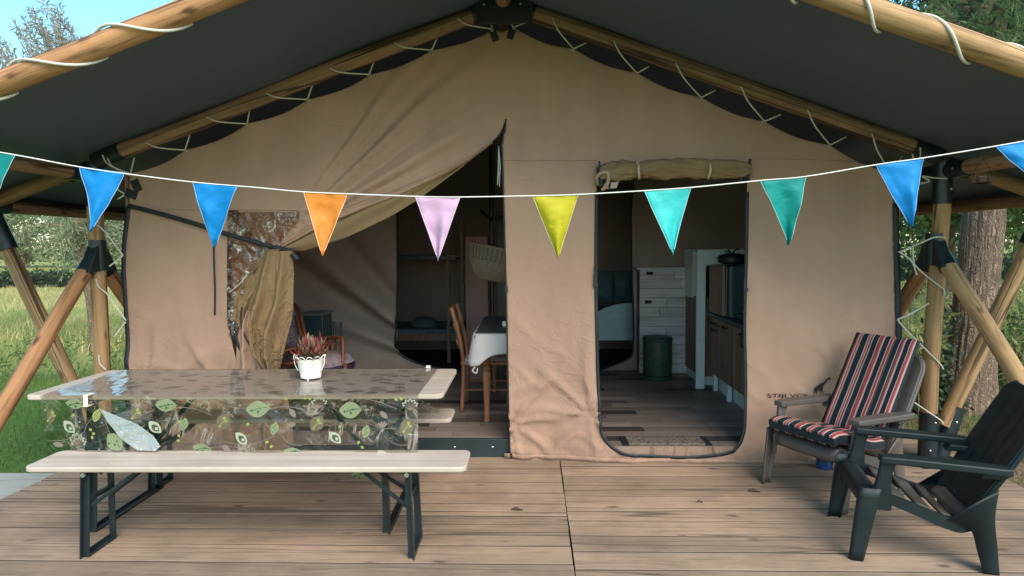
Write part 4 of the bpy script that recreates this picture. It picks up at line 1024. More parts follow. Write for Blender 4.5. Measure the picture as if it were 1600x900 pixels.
# dining set
def dining():
    zt = .855; x0 = -.475; x1 = .42; y0, y1 = 5.12, 6.42
    t = thing('dining_table', (0, 5.7, FZ), 'wooden dining table with turned legs inside the left opening', 'table')
    g = G(); g.box(((x0+x1)/2, (y0+y1)/2, zt-.016), (x1-x0-.02, y1-y0-.02, .03)); g.obj('tabletop', M['redwood'], t, bevel=.004)
    for xx in (x0+.10, x1-.08):
        for yy in (y0+.13, y1-.10):
            pr_ = [(.020, 0), (.028, .01), (.022, .05), (.030, .07), (.022, .09), (.028, .25), (.034, .40), (.026, .43), (.036, .45), (.026, .47), (.034, .50), (.036, .66)]
            g = G(); g.lathe([(r*1.0, z) for r, z in pr_], (xx, yy, FZ), 14); g.obj('leg', M['redwood'], t, smooth=40)
    g = G(); g.box(((x0+x1)/2, y0+.11, zt-.07), (x1-x0-.2, .02, .08)); g.obj('apron', M['redwood'], t)
    c = thing('table_linen', (0, 5.7, zt), 'pale grey cloth hanging over the front of dining table', 'tablecloth')
    g = G()
    # top, front drop with rounded corner fold, left drop
    def drop(u, v):
        # perimeter path: left side from back to front, then front from left to right
        pl = [(x0, y1), (x0, y0+.04), (x0+.04, y0), (x1, y0)]; L = [1.26, .057, .855]; tot = sum(L); s = u*tot; i = 0
        while i < 2 and s > L[i]: s -= L[i]; i += 1
        f = min(1, s/L[i]); x = pl[i][0]+(pl[i+1][0]-pl[i][0])*f; yy = pl[i][1]+(pl[i+1][1]-pl[i][1])*f
        corner = math.exp(-((u*tot-1.29)/.10)**2); d = .155+.10*corner
        nx, ny = (-1, 0) if i == 0 else ((-.7, -.7) if i == 1 else (0, -1))
        fl_ = v*(.02+.05*corner+.012*math.sin(u*40))
        return (x+nx*fl_, yy+ny*fl_, zt+.006-d*v)
    g.grid(drop, 90, 8); g.add([(x0, y0+.04, zt+.006), (x0+.04, y0, zt+.006), (x1, y0, zt+.006), (x1, y1, zt+.006), (x0, y1, zt+.006)], [(0, 1, 2, 3, 4)])
    g.obj('cloth', M['tcloth'], c, smooth=50, solid=.002)
    g = G(); g.box(((x0+x1)/2+.01, (y0+y1)/2+.01, zt+.0115), (x1-x0-.01, y1-y0-.06, .005)); g.obj('table_protector', M['runner'], c)
    g = G(); a = Vector((x0+.02, y0-.03, zt-.25)); g.tube(smoothpath([a, a+Vector((-.02, -.01, -.03)), a+Vector((.01, -.01, -.05)), a+Vector((.02, 0, -.01))], 4), .006, 6); g.obj('corner_tassel', M['tcloth'], c)
    s = thing('salt_shaker', (0, 0, 0), 'tiny white pot at the right end of the dining table', 'shaker'); q = P(788, 512, Z=zt)
    g = G(); g.lathe([(.018, 0), (.02, .03), (.012, .045), (0, .047)], (q.x, q.y, zt+.014), 12); g.obj('shaker_body', M['pot'], s, smooth=40)
dining()
def dining_chair(loc, rz, label):
    o = thing('dining_chair', (loc[0], loc[1], FZ), label, 'chair', 'wooden dining chairs round the inside table', rz)
    mw = WM[o.name]
    def ob(g, n, m, **k): return g.obj(n, M[m], o, mw=mw.copy(), **k)
    # faces +x, width along y
    for yy in (-.19, .19):
        g = G(); g.tube([(.2, yy, 0), (.2, yy, .12), (.2, yy, .3), (.2, yy, .43)], [.016, .024, .020, .024], 10); ob(g, 'leg', 'redwood', smooth=True)
        g = G(); g.tube(smoothpath([(-.22, yy, 0), (-.2, yy, .43), (-.24, yy, .7), (-.30, yy, .93)], 5), .018, 10); ob(g, 'back_post', 'redwood', smooth=True)
    g = G(); g.box((0, 0, .44), (.44, .44, .03)); ob(g, 'seat', 'redwood', bevel=.006)
    g = G()
    for z in (.16, .26): g.tube([(.2, -.19, z), (.2, .19, z)], .009, 8)
    for yy in (-.19, .19): g.tube([(.2, yy, .2), (-.21, yy, .2)], .009, 8)
    ob(g, 'stretcher', 'redwood', smooth=True)
    for z, x in ((.60, -.232), (.74, -.255), (.88, -.288)):
        g = G(); g.grid(lambda u, v: (x-.03*math.sin(u*math.pi)-.025*v, -.19+.38*u, z-.03+.075*v), 10, 2); q = ob(g, 'back_slat', 'redwood', smooth=True, solid=.012)
    g = G(); g.grid(lambda u, v: (-.20+.40*u, -.2+.4*v, .457+.035*(math.sin(u*math.pi)*math.sin(v*math.pi))**.4), 12, 12); ob(g, 'seat_pad', 'tcloth', smooth=True)
    return o
c1 = dining_chair((-.40, 5.75), .0, 'wooden dining chair, nearer of two at the left side of inside table')
copy_thing(c1, 'wooden dining chair, farther of two at the left side of inside table', (-.40, 6.2, FZ), .0)
copy_thing(c1, 'wooden dining chair with pale seat pad at the front of inside table', (-.13, 5.34, FZ), R(90))
def lampshade():
    c = P(772, 412, Y=5.9)
    o = thing('wicker_lampshade', c, 'wide woven wicker lampshade hanging above the dining table', 'lamp')
    tilt = Matrix.Translation(c) @ Matrix.Rotation(R(12), 4, 'Y')
    g = G()
    for k in range(28):
        t = k/27; r = .10+.17*(t**.55); z = -.15+.30*t*1.0
        if t > .62: r = .10+.17*(.62**.55)+.04*(t-.62); 
        g.tube([(r*math.cos(a), r*math.sin(a), z+.003*math.sin(a*24+k*math.pi)) for a in np.linspace(0, 2*math.pi, 97)], .0055, 5, caps=False)
    g.obj('woven_rings', M['wicker'], o, smooth=True, mw=tilt.copy())
    g = G()
    for j in range(36):
        a = 2*math.pi*j/36; pts = []
        for k in range(16):
            t = k/15; r = .10+.17*(t**.55)
            if t > .62: r = .10+.17*(.62**.55)+.04*(t-.62)
            pts.append(((r+.004)*math.cos(a), (r+.004)*math.sin(a), -.15+.30*t))
        g.tube(pts, .005, 4)
    g.obj('rib', M['wicker'], o, mw=tilt.copy())
    g = G()
    ptsC = [(0.0, -.13), (.12, -.1), (.25, .02), (.27, .14)]
    g.lathe([(.085, -.145), (.17, -.07), (.235, .03), (.25, .14)], (0, 0, 0), 30); g.obj('shade_lining', plain('brown_lining', (.13, .09, .06), .8), o, smooth=True, mw=tilt.copy())
    g = G(); g.tube([c+Vector((0, 0, .14)), Vector((c.x+.02, c.y, 3.1))], .006, 6); g.obj('cord', M['black'], o)
lampshade()
def armchair():
    c = Vector((-2.05, 6.0, FZ)); o = thing('rattan_armchair', c, 'red brown rattan armchair with patterned purple cushions behind the curtain', 'armchair')
    A = P(470, 476, Y=6.1)
    def p(x, y, Y): return P(x, y, Y=Y)
    # curved back hoop, arms, seat frame, legs
    g = G(); g.tube(smoothpath([p(432, 560, 6.2), p(432, 500, 6.3), p(445, 478, 6.3), p(460, 476, 6.2), p(469, 492, 6.05), p(476, 520, 5.95), p(486, 548, 5.85)], 6), .018, 10)
    g.tube(smoothpath([p(440, 560, 6.1), p(441, 508, 6.2), p(450, 487, 6.2), p(459, 487, 6.15), p(465, 503, 6.0), p(471, 525, 5.92)], 6), .013, 8); g.obj('back_hoop', M['rattan'], o, smooth=True)
    g = G(); g.tube(smoothpath([p(486, 530, 5.95), p(510, 528, 5.9), p(533, 528, 5.7), p(536, 545, 5.65), p(535, 572, 5.6)], 6), .016, 10)
    for x in (500, 508, 516, 524): g.tube([p(x, 530, 5.85), p(x+6, 558, 5.8)], .007, 6); g.tube([p(x+8, 530, 5.85), p(x, 558, 5.8)], .007, 6)
    g.obj('arm', M['rattan'], o, smooth=True)
    g = G(); g.tube(smoothpath([p(436, 557, 5.6), p(445, 548, 5.65), p(466, 545, 5.7), p(470, 556, 5.6)], 5), .014, 8); g.tube([p(430, 570, 5.5), p(475, 566, 5.5)], .016, 8); g.tube([p(432, 580, 5.5), p(540, 590, 5.5)], .018, 8)
    g.obj('front_rail', M['rattan'], o, smooth=True)
    for (x, Yy) in ((440, 5.55), (540, 5.55), (470, 6.2), (530, 6.2)):
        q = p(x, 590, Yy); g = G(); g.tube([(q.x, q.y, FZ), (q.x, q.y, .55)], .017, 8); g.obj('leg', M['rattan'], o, smooth=True)
    m = MT('patterned_cushion_cloth'); v = m.voro(m.coord(), 26); m.base(m.ramp(v, [(.18, (.45, .36, .36)), (.3, (.08, .05, .09)), (.45, (.30, .22, .24))]), .85, .2); pm = m.m
    q = p(508, 566, 5.75)
    def dome(u, v):
        a = u*2*math.pi; r = v; return (q.x+math.cos(a)*r*.27, q.y+math.sin(a)*r*.25, q.z-.02+.12*(1-r*r)**.5*(1 if True else 0)+math.cos(a)*r*.03)
    g = G(); g.grid(dome, 28, 8); g.obj('seat_cushion', pm, o, smooth=True)
    g = G(); g.lathe([(.0, -.16), (.16, -.15), (.24, -.08), (.27, .0), (.262, .01)], (q.x, q.y, q.z-.015), 28); g.obj('cushion_base', M['cush'], o, smooth=True)
    q2 = p(452, 515, 6.1)
    g = G(); g.grid(lambda u, v: (q2.x+(u-.5)*.22, 6.1-.08*(math.sin(u*math.pi)*math.sin(v*math.pi))**.5, q2.z+(v-.5)*.36), 12, 12); g.obj('back_cushion', pm, o, smooth=True)
armchair()
def stove():
    c = P(492, 560, Y=6.5); c.z = FZ; o = thing('wood_stove', c, 'small dark teal stove with pale rim behind the armchair', 'stove')
    a, b = P(474, 492, Y=6.5), P(508, 492, Y=6.5)
    g = G(); g.box((c.x, 6.62, (a.z+FZ)/2), (b.x-a.x-.02, .3, a.z-FZ)); g.obj('stove_body', M['darkteal'], o, bevel=.01)
    g = G(); g.box((c.x, 6.6, a.z+.01), (b.x-a.x+.03, .36, .02)); g.obj('top_plate', plain('worn_grey_metal', (.16, .2, .2), .35), o, bevel=.004)
    for dx in (.18, .25): g = G(); g.tube([(c.x+dx, 6.6, FZ), (c.x+dx, 6.6, a.z-.08)], .012, 8); g.obj('side_rail', M['darkteal'], o)
stove()

# ------------------------------------------------------------------ hanging wooden feeder right
def feeder():
    c = P(1535, 281, Y=3.9); o = thing('hanging_tealight_holder', c, 'small rustic wooden tealight holder hung by thin wire under the right eave', 'lantern')
    g = G(); g.lathe([(.045, -.02), (.062, -.015), (.068, .012), (.055, .014), (.05, 0), (0, 0)], c, 18); g.obj('wooden_bowl', wood('bark_wood', (.10, .06, .04), (.2, .13, .09), 'Z', .9, .3), o, smooth=40)
    g = G(); g.lathe([(.022, 0), (.022, .02), (0, .021)], c, 14); g.obj('candle', plain('wax', (.45, .35, .28), .5), o, smooth=40)
    g = G()
    for s in (-1, 1): g.tube(smoothpath([c+Vector((s*.055, 0, .01)), c+Vector((s*.045, 0, .06)), c+Vector((0, 0, .12))], 4), .0016, 5)
    g.tube([c+Vector((0, 0, .12)), c+Vector((0, 0, .22))], .0016, 5); g.obj('wire', M['steel'], o)
feeder()

# ------------------------------------------------------------------ BUNTING
def bunting():
    BYY = 2.86
    cord = [(-120, 222), (0, 238), (125, 261), (200, 272), (305, 285), (400, 293), (475, 300), (545, 303), (650, 307), (715, 308), (835, 306), (903, 304), (1008, 298), (1080, 293), (1190, 282), (1258, 276), (1372, 257), (1442, 247), (1558, 228), (1628, 215), (1750, 190)]
    o = thing('bunting', P(785, 308, Y=BYY), 'string of coloured triangular pennants on white ribbon across the tent front', 'bunting')
    pts = smoothpath([P(x, y, Y=BYY) for x, y in cord], 6)
    g = G(); g.tube(pts, .0055, 8, flat=.5); g.obj('ribbon', M['ropeb'], o, smooth=True)
    cols = {'teal': (.0, .25, .24), 'blue': (.0, .27, .70), 'orange': (.76, .26, .03), 'pink': (.74, .46, .66), 'yellow': (.58, .50, .015), 'aqua': (.04, .55, .54)}
    def pm(n, c):
        m = MT('pennant_'+n); co = m.coord(scale=(1, 1, 2), rand=7.0); nn = m.noise(co, 9, 4, .6, 1.5)
        col = m.ramp(nn, [(.3, tuple(x*.85 for x in c)), (.75, tuple(min(1, x*1.1+.01) for x in c))]); m.base(col, .55, .35)
        m.bump(m.noise(m.coord(scale=(1, 1, 1.5), rand=7.0), 5, 2, .45, 1.0), .5, .02)
        tr = m.add('ShaderNodeBsdfTranslucent'); m.link(col, tr.inputs[0]); mx = m.add('ShaderNodeMixShader'); mx.inputs[0].default_value = .25
        m.link(m.b.outputs[0], mx.inputs[1]); m.link(tr.outputs[0], mx.inputs[2]); m.link(mx.outputs[0], m.out.inputs[0]); return m.m
    PM = {k: pm(k, v) for k, v in cols.items()}
    PM['green'] = pm('green', (.0, .30, .27))
    pen = [((-45, 232), (25, 241), (-10, 330), 'teal', 'teal pennant at the far left edge'), ((124, 260), (195, 270), (150, 362), 'blue', 'bright blue pennant second from the left'), ((301, 284), (371, 291), (328, 386), 'blue', 'bright blue pennant left of the orange one'), ((474, 299), (543, 303), (508, 400), 'orange', 'orange pennant'),
           ((649, 307), (719, 308), (683, 408), 'pink', 'pale pink pennant'), ((832, 306), (903, 305), (872, 405), 'yellow', 'yellow pennant'), ((1007, 299), (1080, 293), (1049, 398), 'aqua', 'light aqua pennant right of the yellow one'),
           ((1188, 283), (1259, 277), (1238, 383), 'green', 'teal green pennant'), ((1369, 258), (1443, 248), (1424, 354), 'blue', 'sky blue pennant near the right post'), ((1556, 229), (1630, 216), (1618, 290), 'blue', 'blue pennant cut by the right edge')]
    for i, (a, b, t, c, lab) in enumerate(pen):
        A, B, Tt = P(*a, Y=BYY), P(*b, Y=BYY), P(*t, Y=BYY)
        ph = i*1.7
        def fn(u, v):
            p = A.lerp(B, u)*(1-v)+Tt*v
            if v == 0: return tuple(p)
            return (p.x+.004*math.sin(ph*3)*v, p.y+.016*math.sin(u*5+ph)*math.sin(v*2.5)+.05*math.sin(ph*2.3)*v*v+.010*noise.noise((u*3, v*4, ph)), p.z)
        g = G(); g.grid(fn, 16, 24); q = g.obj('pennant', PM[c], o, smooth=True, solid=.0008); q['label'] = lab
        # pale stitched edge
        g = G()
        for s in (0, 1): g.tube([Vector(fn(s, v/12))+Vector((0, -.001, 0)) for v in range(12)], .0016, 5)
        g.obj('hem', plain('hem_'+str(i), tuple(min(1, x*.6+.3) for x in cols.get(c, (.0, .35, .3))), .5), q)
bunting()

# ------------------------------------------------------------------ BEER TABLE AND BENCHES
def ufold(g, cx, w_, h, foot=.03):
    pass
def bench(name_label, cx, cy, rz, L, wd, ht, cat, nm, inset=.30):
    o = thing(nm, (cx, cy, 0), name_label, cat, None, rz); mw = WM[o.name]
    def ob(g, n, m, parent=None, **k): return g.obj(n, M[m], parent or o, mw=mw.copy(), **k)
    # plank with rounded corners
    r = .04; pts = []
    for sx, sy, a0 in ((1, 1, 0), (-1, 1, 90), (-1, -1, 180), (1, -1, 270)):
        for k in range(6):
            a = R(a0+k*18); pts.append((sx*(L/2-r)+r*math.cos(a), sy*(wd/2-r)+r*math.sin(a)))
    g = G(); g.prism(pts, 'Z', ht-.028, ht); ob(g, 'plank', 'bench', bevel=.007, seg=3)
    t = .022 if cat == 'bench' else .028
    for s in (-1, 1):
        x = s*(L/2-inset); wy = wd/2-.03
        g = G()
        for sy in (-1, 1):
            # angle iron upright, slightly splayed
            a = Vector((x+s*.0, sy*wy*.86, ht-.03)); b = Vector((x+s*.015, sy*wy, .0))
            g.beam(a, b, t*1.5, .005, (0, 1, 0)); g.beam(a+Vector((s*t*.7, sy*t*.5, 0)), b+Vector((s*t*.7, sy*t*.5, 0)), .005, t*1.3, (0, 1, 0))
            ob(g, 'leg', 'steel'); g = G()
        g = G(); g.box((x+s*.015, 0, .006), (t*1.6, wy*2, .012)); g.box((x+s*.015+s*t*.7, 0, .016), (.005, wy*2, .022)); ob(g, 'foot_bar', 'steel')
        g = G(); g.box((x, 0, ht-.045), (t*1.8, wy*1.8, .02)); ob(g, 'cross_bar', 'steel')
        g = G(); g.box((x, 0, ht*.62), (t, wy*1.7, .02)); ob(g, 'cross_bar', 'steel')
        g = G()
        for sy in ((-1, 1) if cat == 'bench' else (-1, 1)):
            g.beam((x+s*.006, sy*wy*.80, ht*.52 if cat == 'bench' else ht*.40), (x-s*(.26 if cat == 'bench' else .42), sy*wy*.45, ht-.034), t*.9, .006, (0, 1, 0))
            g.beam((x+s*.006, sy*wy*.80, ht*.52 if cat == 'bench' else ht*.40), (x-s*(.26 if cat == 'bench' else .42), sy*wy*.45, ht-.034), .006, t*.9, (0, 1, 0))
        ob(g, 'brace', 'steel')
        for sy in (-1, 1):
            g = G(); g.tube([(x+s*.0, sy*(wy*.88+.02), ht-.045), (x, sy*(wy*.88+.032), ht-.045)], .012, 10); ob(g, 'hinge_bolt', 'bolt')
    return o
TA = R(.45)
FL = P(49, 618, Z=.78); FR = P(705, 617, Z=.78)
tc = (FL+FR)/2+Vector((0, .36, 0)); TL = (FR-FL).length
bench('long folding beer table with cream top and dark green steel legs', tc.x-.05, tc.y+.01, TA, TL, .72, .78, 'table', 'beer_table', .34)
b0 = P(32, 731, Z=.48); b1 = P(728, 730, Z=.48)
bench('front beer bench with cream plank nearest the camera', (b0.x+b1.x)/2, (b0.y+b1.y)/2+.14, TA, (b1-b0).length, .275, .48, 'bench', 'beer_bench', .30)
b1 = P(704, 655, Z=.48)
bench('rear beer bench behind the table by the tent', b1.x-1.12, b1.y+.13, TA, 2.24, .27, .48, 'bench', 'beer_bench', .30)

def tablecloth():
    z0 = .782; yF = tc.y-.36-.008; xL = P(66, 625, Y=yF).x; xR = P(655, 690, Y=yF).x; yB = yF+.735; zB = .385
    o = thing('plastic_tablecloth', (tc.x, tc.y, z0), 'clear plastic tablecloth printed with green and brown leaves over beer table', 'tablecloth')
    def edge_x(u): return xL+(xR-xL)*u
    def front(u, v):
        x = edge_x(u)+(.04 if u == 0 else 0)*v; z = z0-(z0-zB)*v
        x = edge_x(u)+.03*(1-u)*v
        y = yF-.012-.02*v+.018*v*math.sin(u*17+1.2*math.sin(v*2))+.006*noise.noise((u*9, v*4, 0))
        return Vector((x, y, z))
    mt = clear_plastic('clear_tablecloth_plastic', (.78, .76, .70), .10, .05, 6, .9, (.26, .215, .165), crease=2.2)
    g = G(); g.grid(lambda u, v: tuple(front(u, v)), 90, 20); g.obj('front_drop', mt, o, smooth=True)
    mt2 = clear_plastic('clear_tablecloth_top', (.92, .90, .88), .36, .0, 12, .02, (.27, .235, .215), rough=.035)
    def top_(u, v):
        x = edge_x(u); y = yF-.008+(yB-yF)*v; cr = max(0, 1-u*2.6)
        return (x+.10*v*0, y, z0+.0015+.011*cr**.6*abs(noise.noise((u*45+v*6, v*7, 0)))*min(1, v*8)*min(1, (1-v)*8))
    g = G(); g.grid(top_, 150, 30); g.obj('top_sheet', mt2, o, smooth=True)
    g = G(); g.grid(lambda u, v: (edge_x(u), yF-.008-.006*math.sin(v*math.pi/2)-.004*v, z0+.002-.004*v), 60, 3)
    g.grid(lambda u, v: (edge_x(u), yB+.012+.02*v+.01*v*math.sin(u*15), z0-(.36)*v), 60, 8); g.obj('back_drop', mt, o, smooth=True)
    PRINTC = [(.19, .22, .11), (.13, .10, .06), (.34, .35, .26), (.025, .075, .04), (.25, .28, .08), (.19, .145, .12), (.05, .07, .03)]
    pm_ = [plain('print_ink_%d' % i, c, .45, .05) for i, c in enumerate(PRINTC)]
    g = G()
    def put(cx, cy, pts, mi, off):
        k = []
        for dx, dy in pts:
            p = P(cx+dx, cy+dy, Y=yF-.03); u = (p.x-xL)/(xR-xL); v = (z0-p.z)/(z0-zB)
            q = front(min(1, max(0, u)), min(1, max(0, v))); k.append((p.x, q.y-off, p.z))
        g.cur = mi; g.add(k, [tuple(range(len(k)))])
    def leaf(cx, cy, w_, h_, ang, mi, off=.0015):
        pts = []; n = 10; ca, sa = math.cos(ang), math.sin(ang)
        for i in range(n+1): t = i/n; pts.append(((t-.5)*w_, math.sin(math.pi*t)**.8*h_/2))
        for i in range(1, n): t = 1-i/n; pts.append(((t-.5)*w_, -math.sin(math.pi*t)**.8*h_/2))
        put(cx, cy, [(x*ca-y*sa, x*sa+y*ca) for x, y in pts], mi, off)
    def line(x0, y0, x1, y1, w_, mi, bend=0, off=.0025):
        n = 7; up = []; dn = []; dx, dy = x1-x0, y1-y0; L = math.hypot(dx, dy) or 1; nx, ny = -dy/L, dx/L
        for i in range(n+1):
            t = i/n; b_ = bend*math.sin(math.pi*t); x = x0+dx*t+nx*b_; y = y0+dy*t+ny*b_; up.append((x+nx*w_/2, y+ny*w_/2)); dn.append((x-nx*w_/2, y-ny*w_/2))
        for i in range(n): put(0, 0, [up[i], up[i+1], dn[i+1], dn[i]], mi, off)
    big = [(401, 640, 38, 25, -.08), (546, 642, 36, 26, -.05), (257, 634, 34, 20, .05), (114, 632, 32, 16, .1), (180, 690, 34, 24, .8), (314, 702, 32, 16, .15), (457, 706, 30, 12, .1), (560, 742, 24, 10, 0)]
    for x, y, w_, h_, a in big:
        leaf(x, y, w_, h_, a, 0); ca, sa = math.cos(a), math.sin(a); line(x+w_*.4*ca, y+w_*.4*sa-1, x-w_*.25*ca, y-w_*.25*sa+3, 1.0, 3, 2)
        leaf(x-w_*.25, y+2, 4, 3, 0, 3, .003); leaf(x+1, y+4, 5, 3, 1.2, 3, .003); leaf(x+4, y-1, 4, 3, .5, 3, .003)
    for x, y in ((105, 668), (241, 668), (377, 685), (522, 685), (660, 690) if False else (600, 712)):
        leaf(x, y, 26, 15, .75, 2); leaf(x+1, y+1, 15, 9, .75, 6, .0028); leaf(x+3, y+2, 6, 5, .75, 2, .004)
    for x, y, w_, h_, a in ((347, 660, 32, 22, -1.0), (211, 647, 20, 18, .3), (76, 652, 26, 13, -1.4), (494, 663, 28, 22, -.9), (636, 667, 28, 22, -1.0)):
        leaf(x, y, w_, h_, a, 1); line(x-6, y+7, x+5, y-6, 1.2, 4); leaf(x+2, y-6, 6, 4, -1, 4, .003); leaf(x+5, y-1, 6, 4, -.4, 4, .003); leaf(x-5, y+7, 4, 4, 0, 4, .003)
    for x, y in ((149, 650), (285, 664), (429, 669), (571, 675)):
        leaf(x, y, 21, 13, -1.3, 4 if x < 200 else 0)
        for k in range(5): line(x, y-7+k*3.4, x+(3.5 if k % 2 else -3.5), y-9+k*3.4, .8, 3)
    for x, y, a in ((456, 646, .9), (539, 622, -.6), (599, 649, .7), (127, 705, .1), (87, 696, .2), (353, 701, .5)): leaf(x, y, 17, 8.5, a, 5)
    rr = random.Random(4)
    for x, y in ((278, 660), (276, 690), (277, 682), (140, 672), (145, 678), (143, 684), (418, 690), (425, 697), (560, 692), (566, 699), (475, 623), (482, 624), (618, 625), (626, 624), (445, 624), (111, 650), (387, 663), (530, 668)):
        leaf(x, y, 6, 4.5, rr.uniform(0, 3), 4)
    for x, y in ((497, 633), (640, 636), (118, 690), (222, 700) if False else (121, 696)):
        for k in range(11):
            a = -math.pi*(k+.5)/11; rr_ = 10+2*(k % 2); line(x, y+6, x+rr_*math.cos(a), y+rr_*math.sin(a)*.9, .5, 5); leaf(x+rr_*math.cos(a), y+rr_*math.sin(a)*.9, 4, 2.8, a, 2)
    for x, y in ((455, 668), (598, 668)):
        for a in (-1.9, -1.3, -.8, -2.4): leaf(x+5*math.cos(a), y+5*math.sin(a), 10, 3.6, a, 5)
    for a in ((70, 690, 130, 676, 5), (130, 676, 150, 650, -4), (160, 640, 190, 700, 6), (400, 650, 470, 640, -8), (470, 640, 520, 660, 6), (520, 625, 620, 640, -8), (350, 690, 430, 680, 9), (250, 640, 330, 650, -7), (560, 655, 620, 670, 5), (640, 680, 655, 690, 3), (600, 680, 640, 694, 6), (300, 690, 350, 697, 6), (440, 680, 470, 697, 5), (180, 655, 240, 640, 5)): line(a[0], a[1], a[2], a[3], .9, 5, a[4], .002)
    g.cur = 0
    go = g.obj('printed_leaves', pm_, o, fixn=False)
    # scattered print on the top sheet, flat
    g = G(); rng = random.Random(9)
    for k in range(120):
        x = rng.uniform(xL+.25, xR-.05); y = yF+rng.uniform(.03, .68); w_ = rng.uniform(.04, .11); h_ = w_*.45; a = rng.uniform(-.6, .6); g.cur = rng.choice((0, 1, 1, 5, 4, 1, 5, 5)); n = 8; pts = []
        for i in range(n+1): t = i/n; pts.append(((t-.5)*w_, math.sin(math.pi*t)**.8*h_/2))
        for i in range(1, n): t = 1-i/n; pts.append(((t-.5)*w_, -math.sin(math.pi*t)**.8*h_/2))
        ca, sa = math.cos(a), math.sin(a); g.add([(x+px*ca-py*sa, y+px*sa+py*ca, z0+.0006) for px, py in pts], [tuple(range(len(pts)))])
    g.obj('printed_leaves', pm_, o, fixn=False)
    # repair patch of pale film taped on the front
    q = [(155, 637), (175, 646), (215, 662), (240, 680), (252, 697), (243, 704), (215, 703), (190, 685), (170, 660)]
    g = G(); pts = [P(x, y, Y=yF-.045) for x, y in q]; g.add([(p.x, yF-.05, p.z) for p in pts], [tuple(range(len(pts)))]); g.obj('crumpled_film', clear_plastic('pale_film', (.8, .85, .86), .45, .6, 14, 1, (.6, .68, .68)), o)
    # clip
    c = thing('tablecloth_clip', P(136, 615, Y=yF), 'white plastic clip holding the cloth on the left front edge of table', 'clip')
    p = P(135, 612, Y=yF-.02); g = G(); g.box((p.x, yF-.030, z0-.018), (.024, .005, .056)); g.box((p.x+.004, yF-.005, z0+.006), (.024, .055, .005)); g.box((p.x, yF-.01, z0-.052), (.03, .05, .006)); g.obj('clip_body', M['pot'], c, bevel=.002)
    c = thing('tablecloth_clip', P(669, 575, Z=.785), 'small white clip on the back right edge of the table', 'clip')
    p = P(669, 575, Z=.785); g = G(); g.box(p+Vector((0, 0, .008)), (.025, .03, .014)); g.box(p+Vector((0, .02, -.012)), (.025, .006, .04)); g.obj('clip_body', M['pot'], c, bevel=.002)
tablecloth()

def plant():
    c = P(486, 591, Z=.785); o = thing('potted_plant', c, 'small white pot with red and brown leafy plant on the beer table', 'plant')
    H_ = .135; prof = [(.055, .006), (.060, .008), (.063, .030), (.0625, .033), (.069, .060), (.070, .066), (.075, .095), (.0765, .100), (.082, .125), (.078, .125), (.058, .02), (0, .02)]
    g = G(); g.lathe(prof, c, 40); g.obj('pot', M['pot'], o, smooth=35)
    g = G()
    for k in range(3): a = k*2.1+.5; q = c+Vector((math.cos(a)*.052, math.sin(a)*.052, 0)); g.lathe([(.006, -.002), (.007, .010)], q, 8, True)
    g.obj('foot', M['pot'], o)
    g = G(); n = 12
    for k in range(n):
        a0, a1 = 2*math.pi*k/n, 2*math.pi*(k+1)/n; pts = []
        for t in np.linspace(0, 1, 9):
            a = a0+(a1-a0)*t; r = .084+.004*math.sin(math.pi*t); pts.append(c+Vector((math.cos(a)*r, math.sin(a)*r, .122+.020*math.sin(math.pi*t))))
        g.tube(pts, .0025, 6)
    g.obj('scalloped_rim', M['pot'], o, smooth=True)
    for s in (-1, 1):
        g = G(); g.tube(smoothpath([c+Vector((s*.070, -.02, .05)), c+Vector((s*.088, -.02, .09)), c+Vector((s*.094, -.02, .14)), c+Vector((s*.084, -.02, .145))], 5), .0028, 6); g.obj('wire_handle', M['pot'], o, smooth=True)
    g = G(); q = c+Vector((.025, -.074, .075))
    for k in range(9): a = k*.7; p = q+Vector((.016*math.cos(a*1.3), .002*math.sin(a), .028*math.sin(a))); g.lathe([(0, -.003), (.005, 0), (0, .003)], p, 6)
    g.obj('lilac_motif', plain('lilac_paint', (.45, .36, .50), .5), o)
    g = G(); g.lathe([(.074, .112), (0, .115)], c, 20); g.obj('soil', plain('soil', (.04, .028, .02), .95), o)
    m1 = plain('dull_red_leaf', (.20, .035, .03), .45, .4, 30); m2 = plain('brown_olive_leaf', (.17, .11, .06), .5, .4, 30); m3 = plain('pale_pink_leaf', (.30, .16, .12), .5, .3, 30)
    for k in range(120):
        az = random.uniform(0, 6.283); el = random.uniform(-.25, 1.25); L = random.uniform(.035, .062); q_ = random.uniform(0, 1); base = c+Vector((math.cos(az)*.03*q_, math.sin(az)*.03*q_, .118+.055*(1-q_)+random.uniform(0, .02)))
        wd = L*random.uniform(.36, .5); d = Vector((math.cos(az)*math.cos(el), math.sin(az)*math.cos(el), math.sin(el))); sd_ = Vector((-math.sin(az), math.cos(az), 0)); up = sd_.cross(d)
        reach = random.uniform(.012, .062); st = base+d*reach
        def fn(u, v):
            w_ = wd*math.sin(math.pi*min(1, v*.93+.07))**.8*(u-.5); return tuple(st+d*L*v+sd_*w_-up*(abs(u-.5)*-.25*w_*0+.6*L*v*v)+up*abs(w_)*.6+Vector((0, 0, .002*math.sin(v*20))))
        g = G(); g.grid(fn, 4, 6); g.tube([c+Vector((0, 0, .11)), base, st], .0015, 4, False)
        g.obj('leaf', random.choice((m1, m1, m2, m2, m3)), o, smooth=True)
plant()

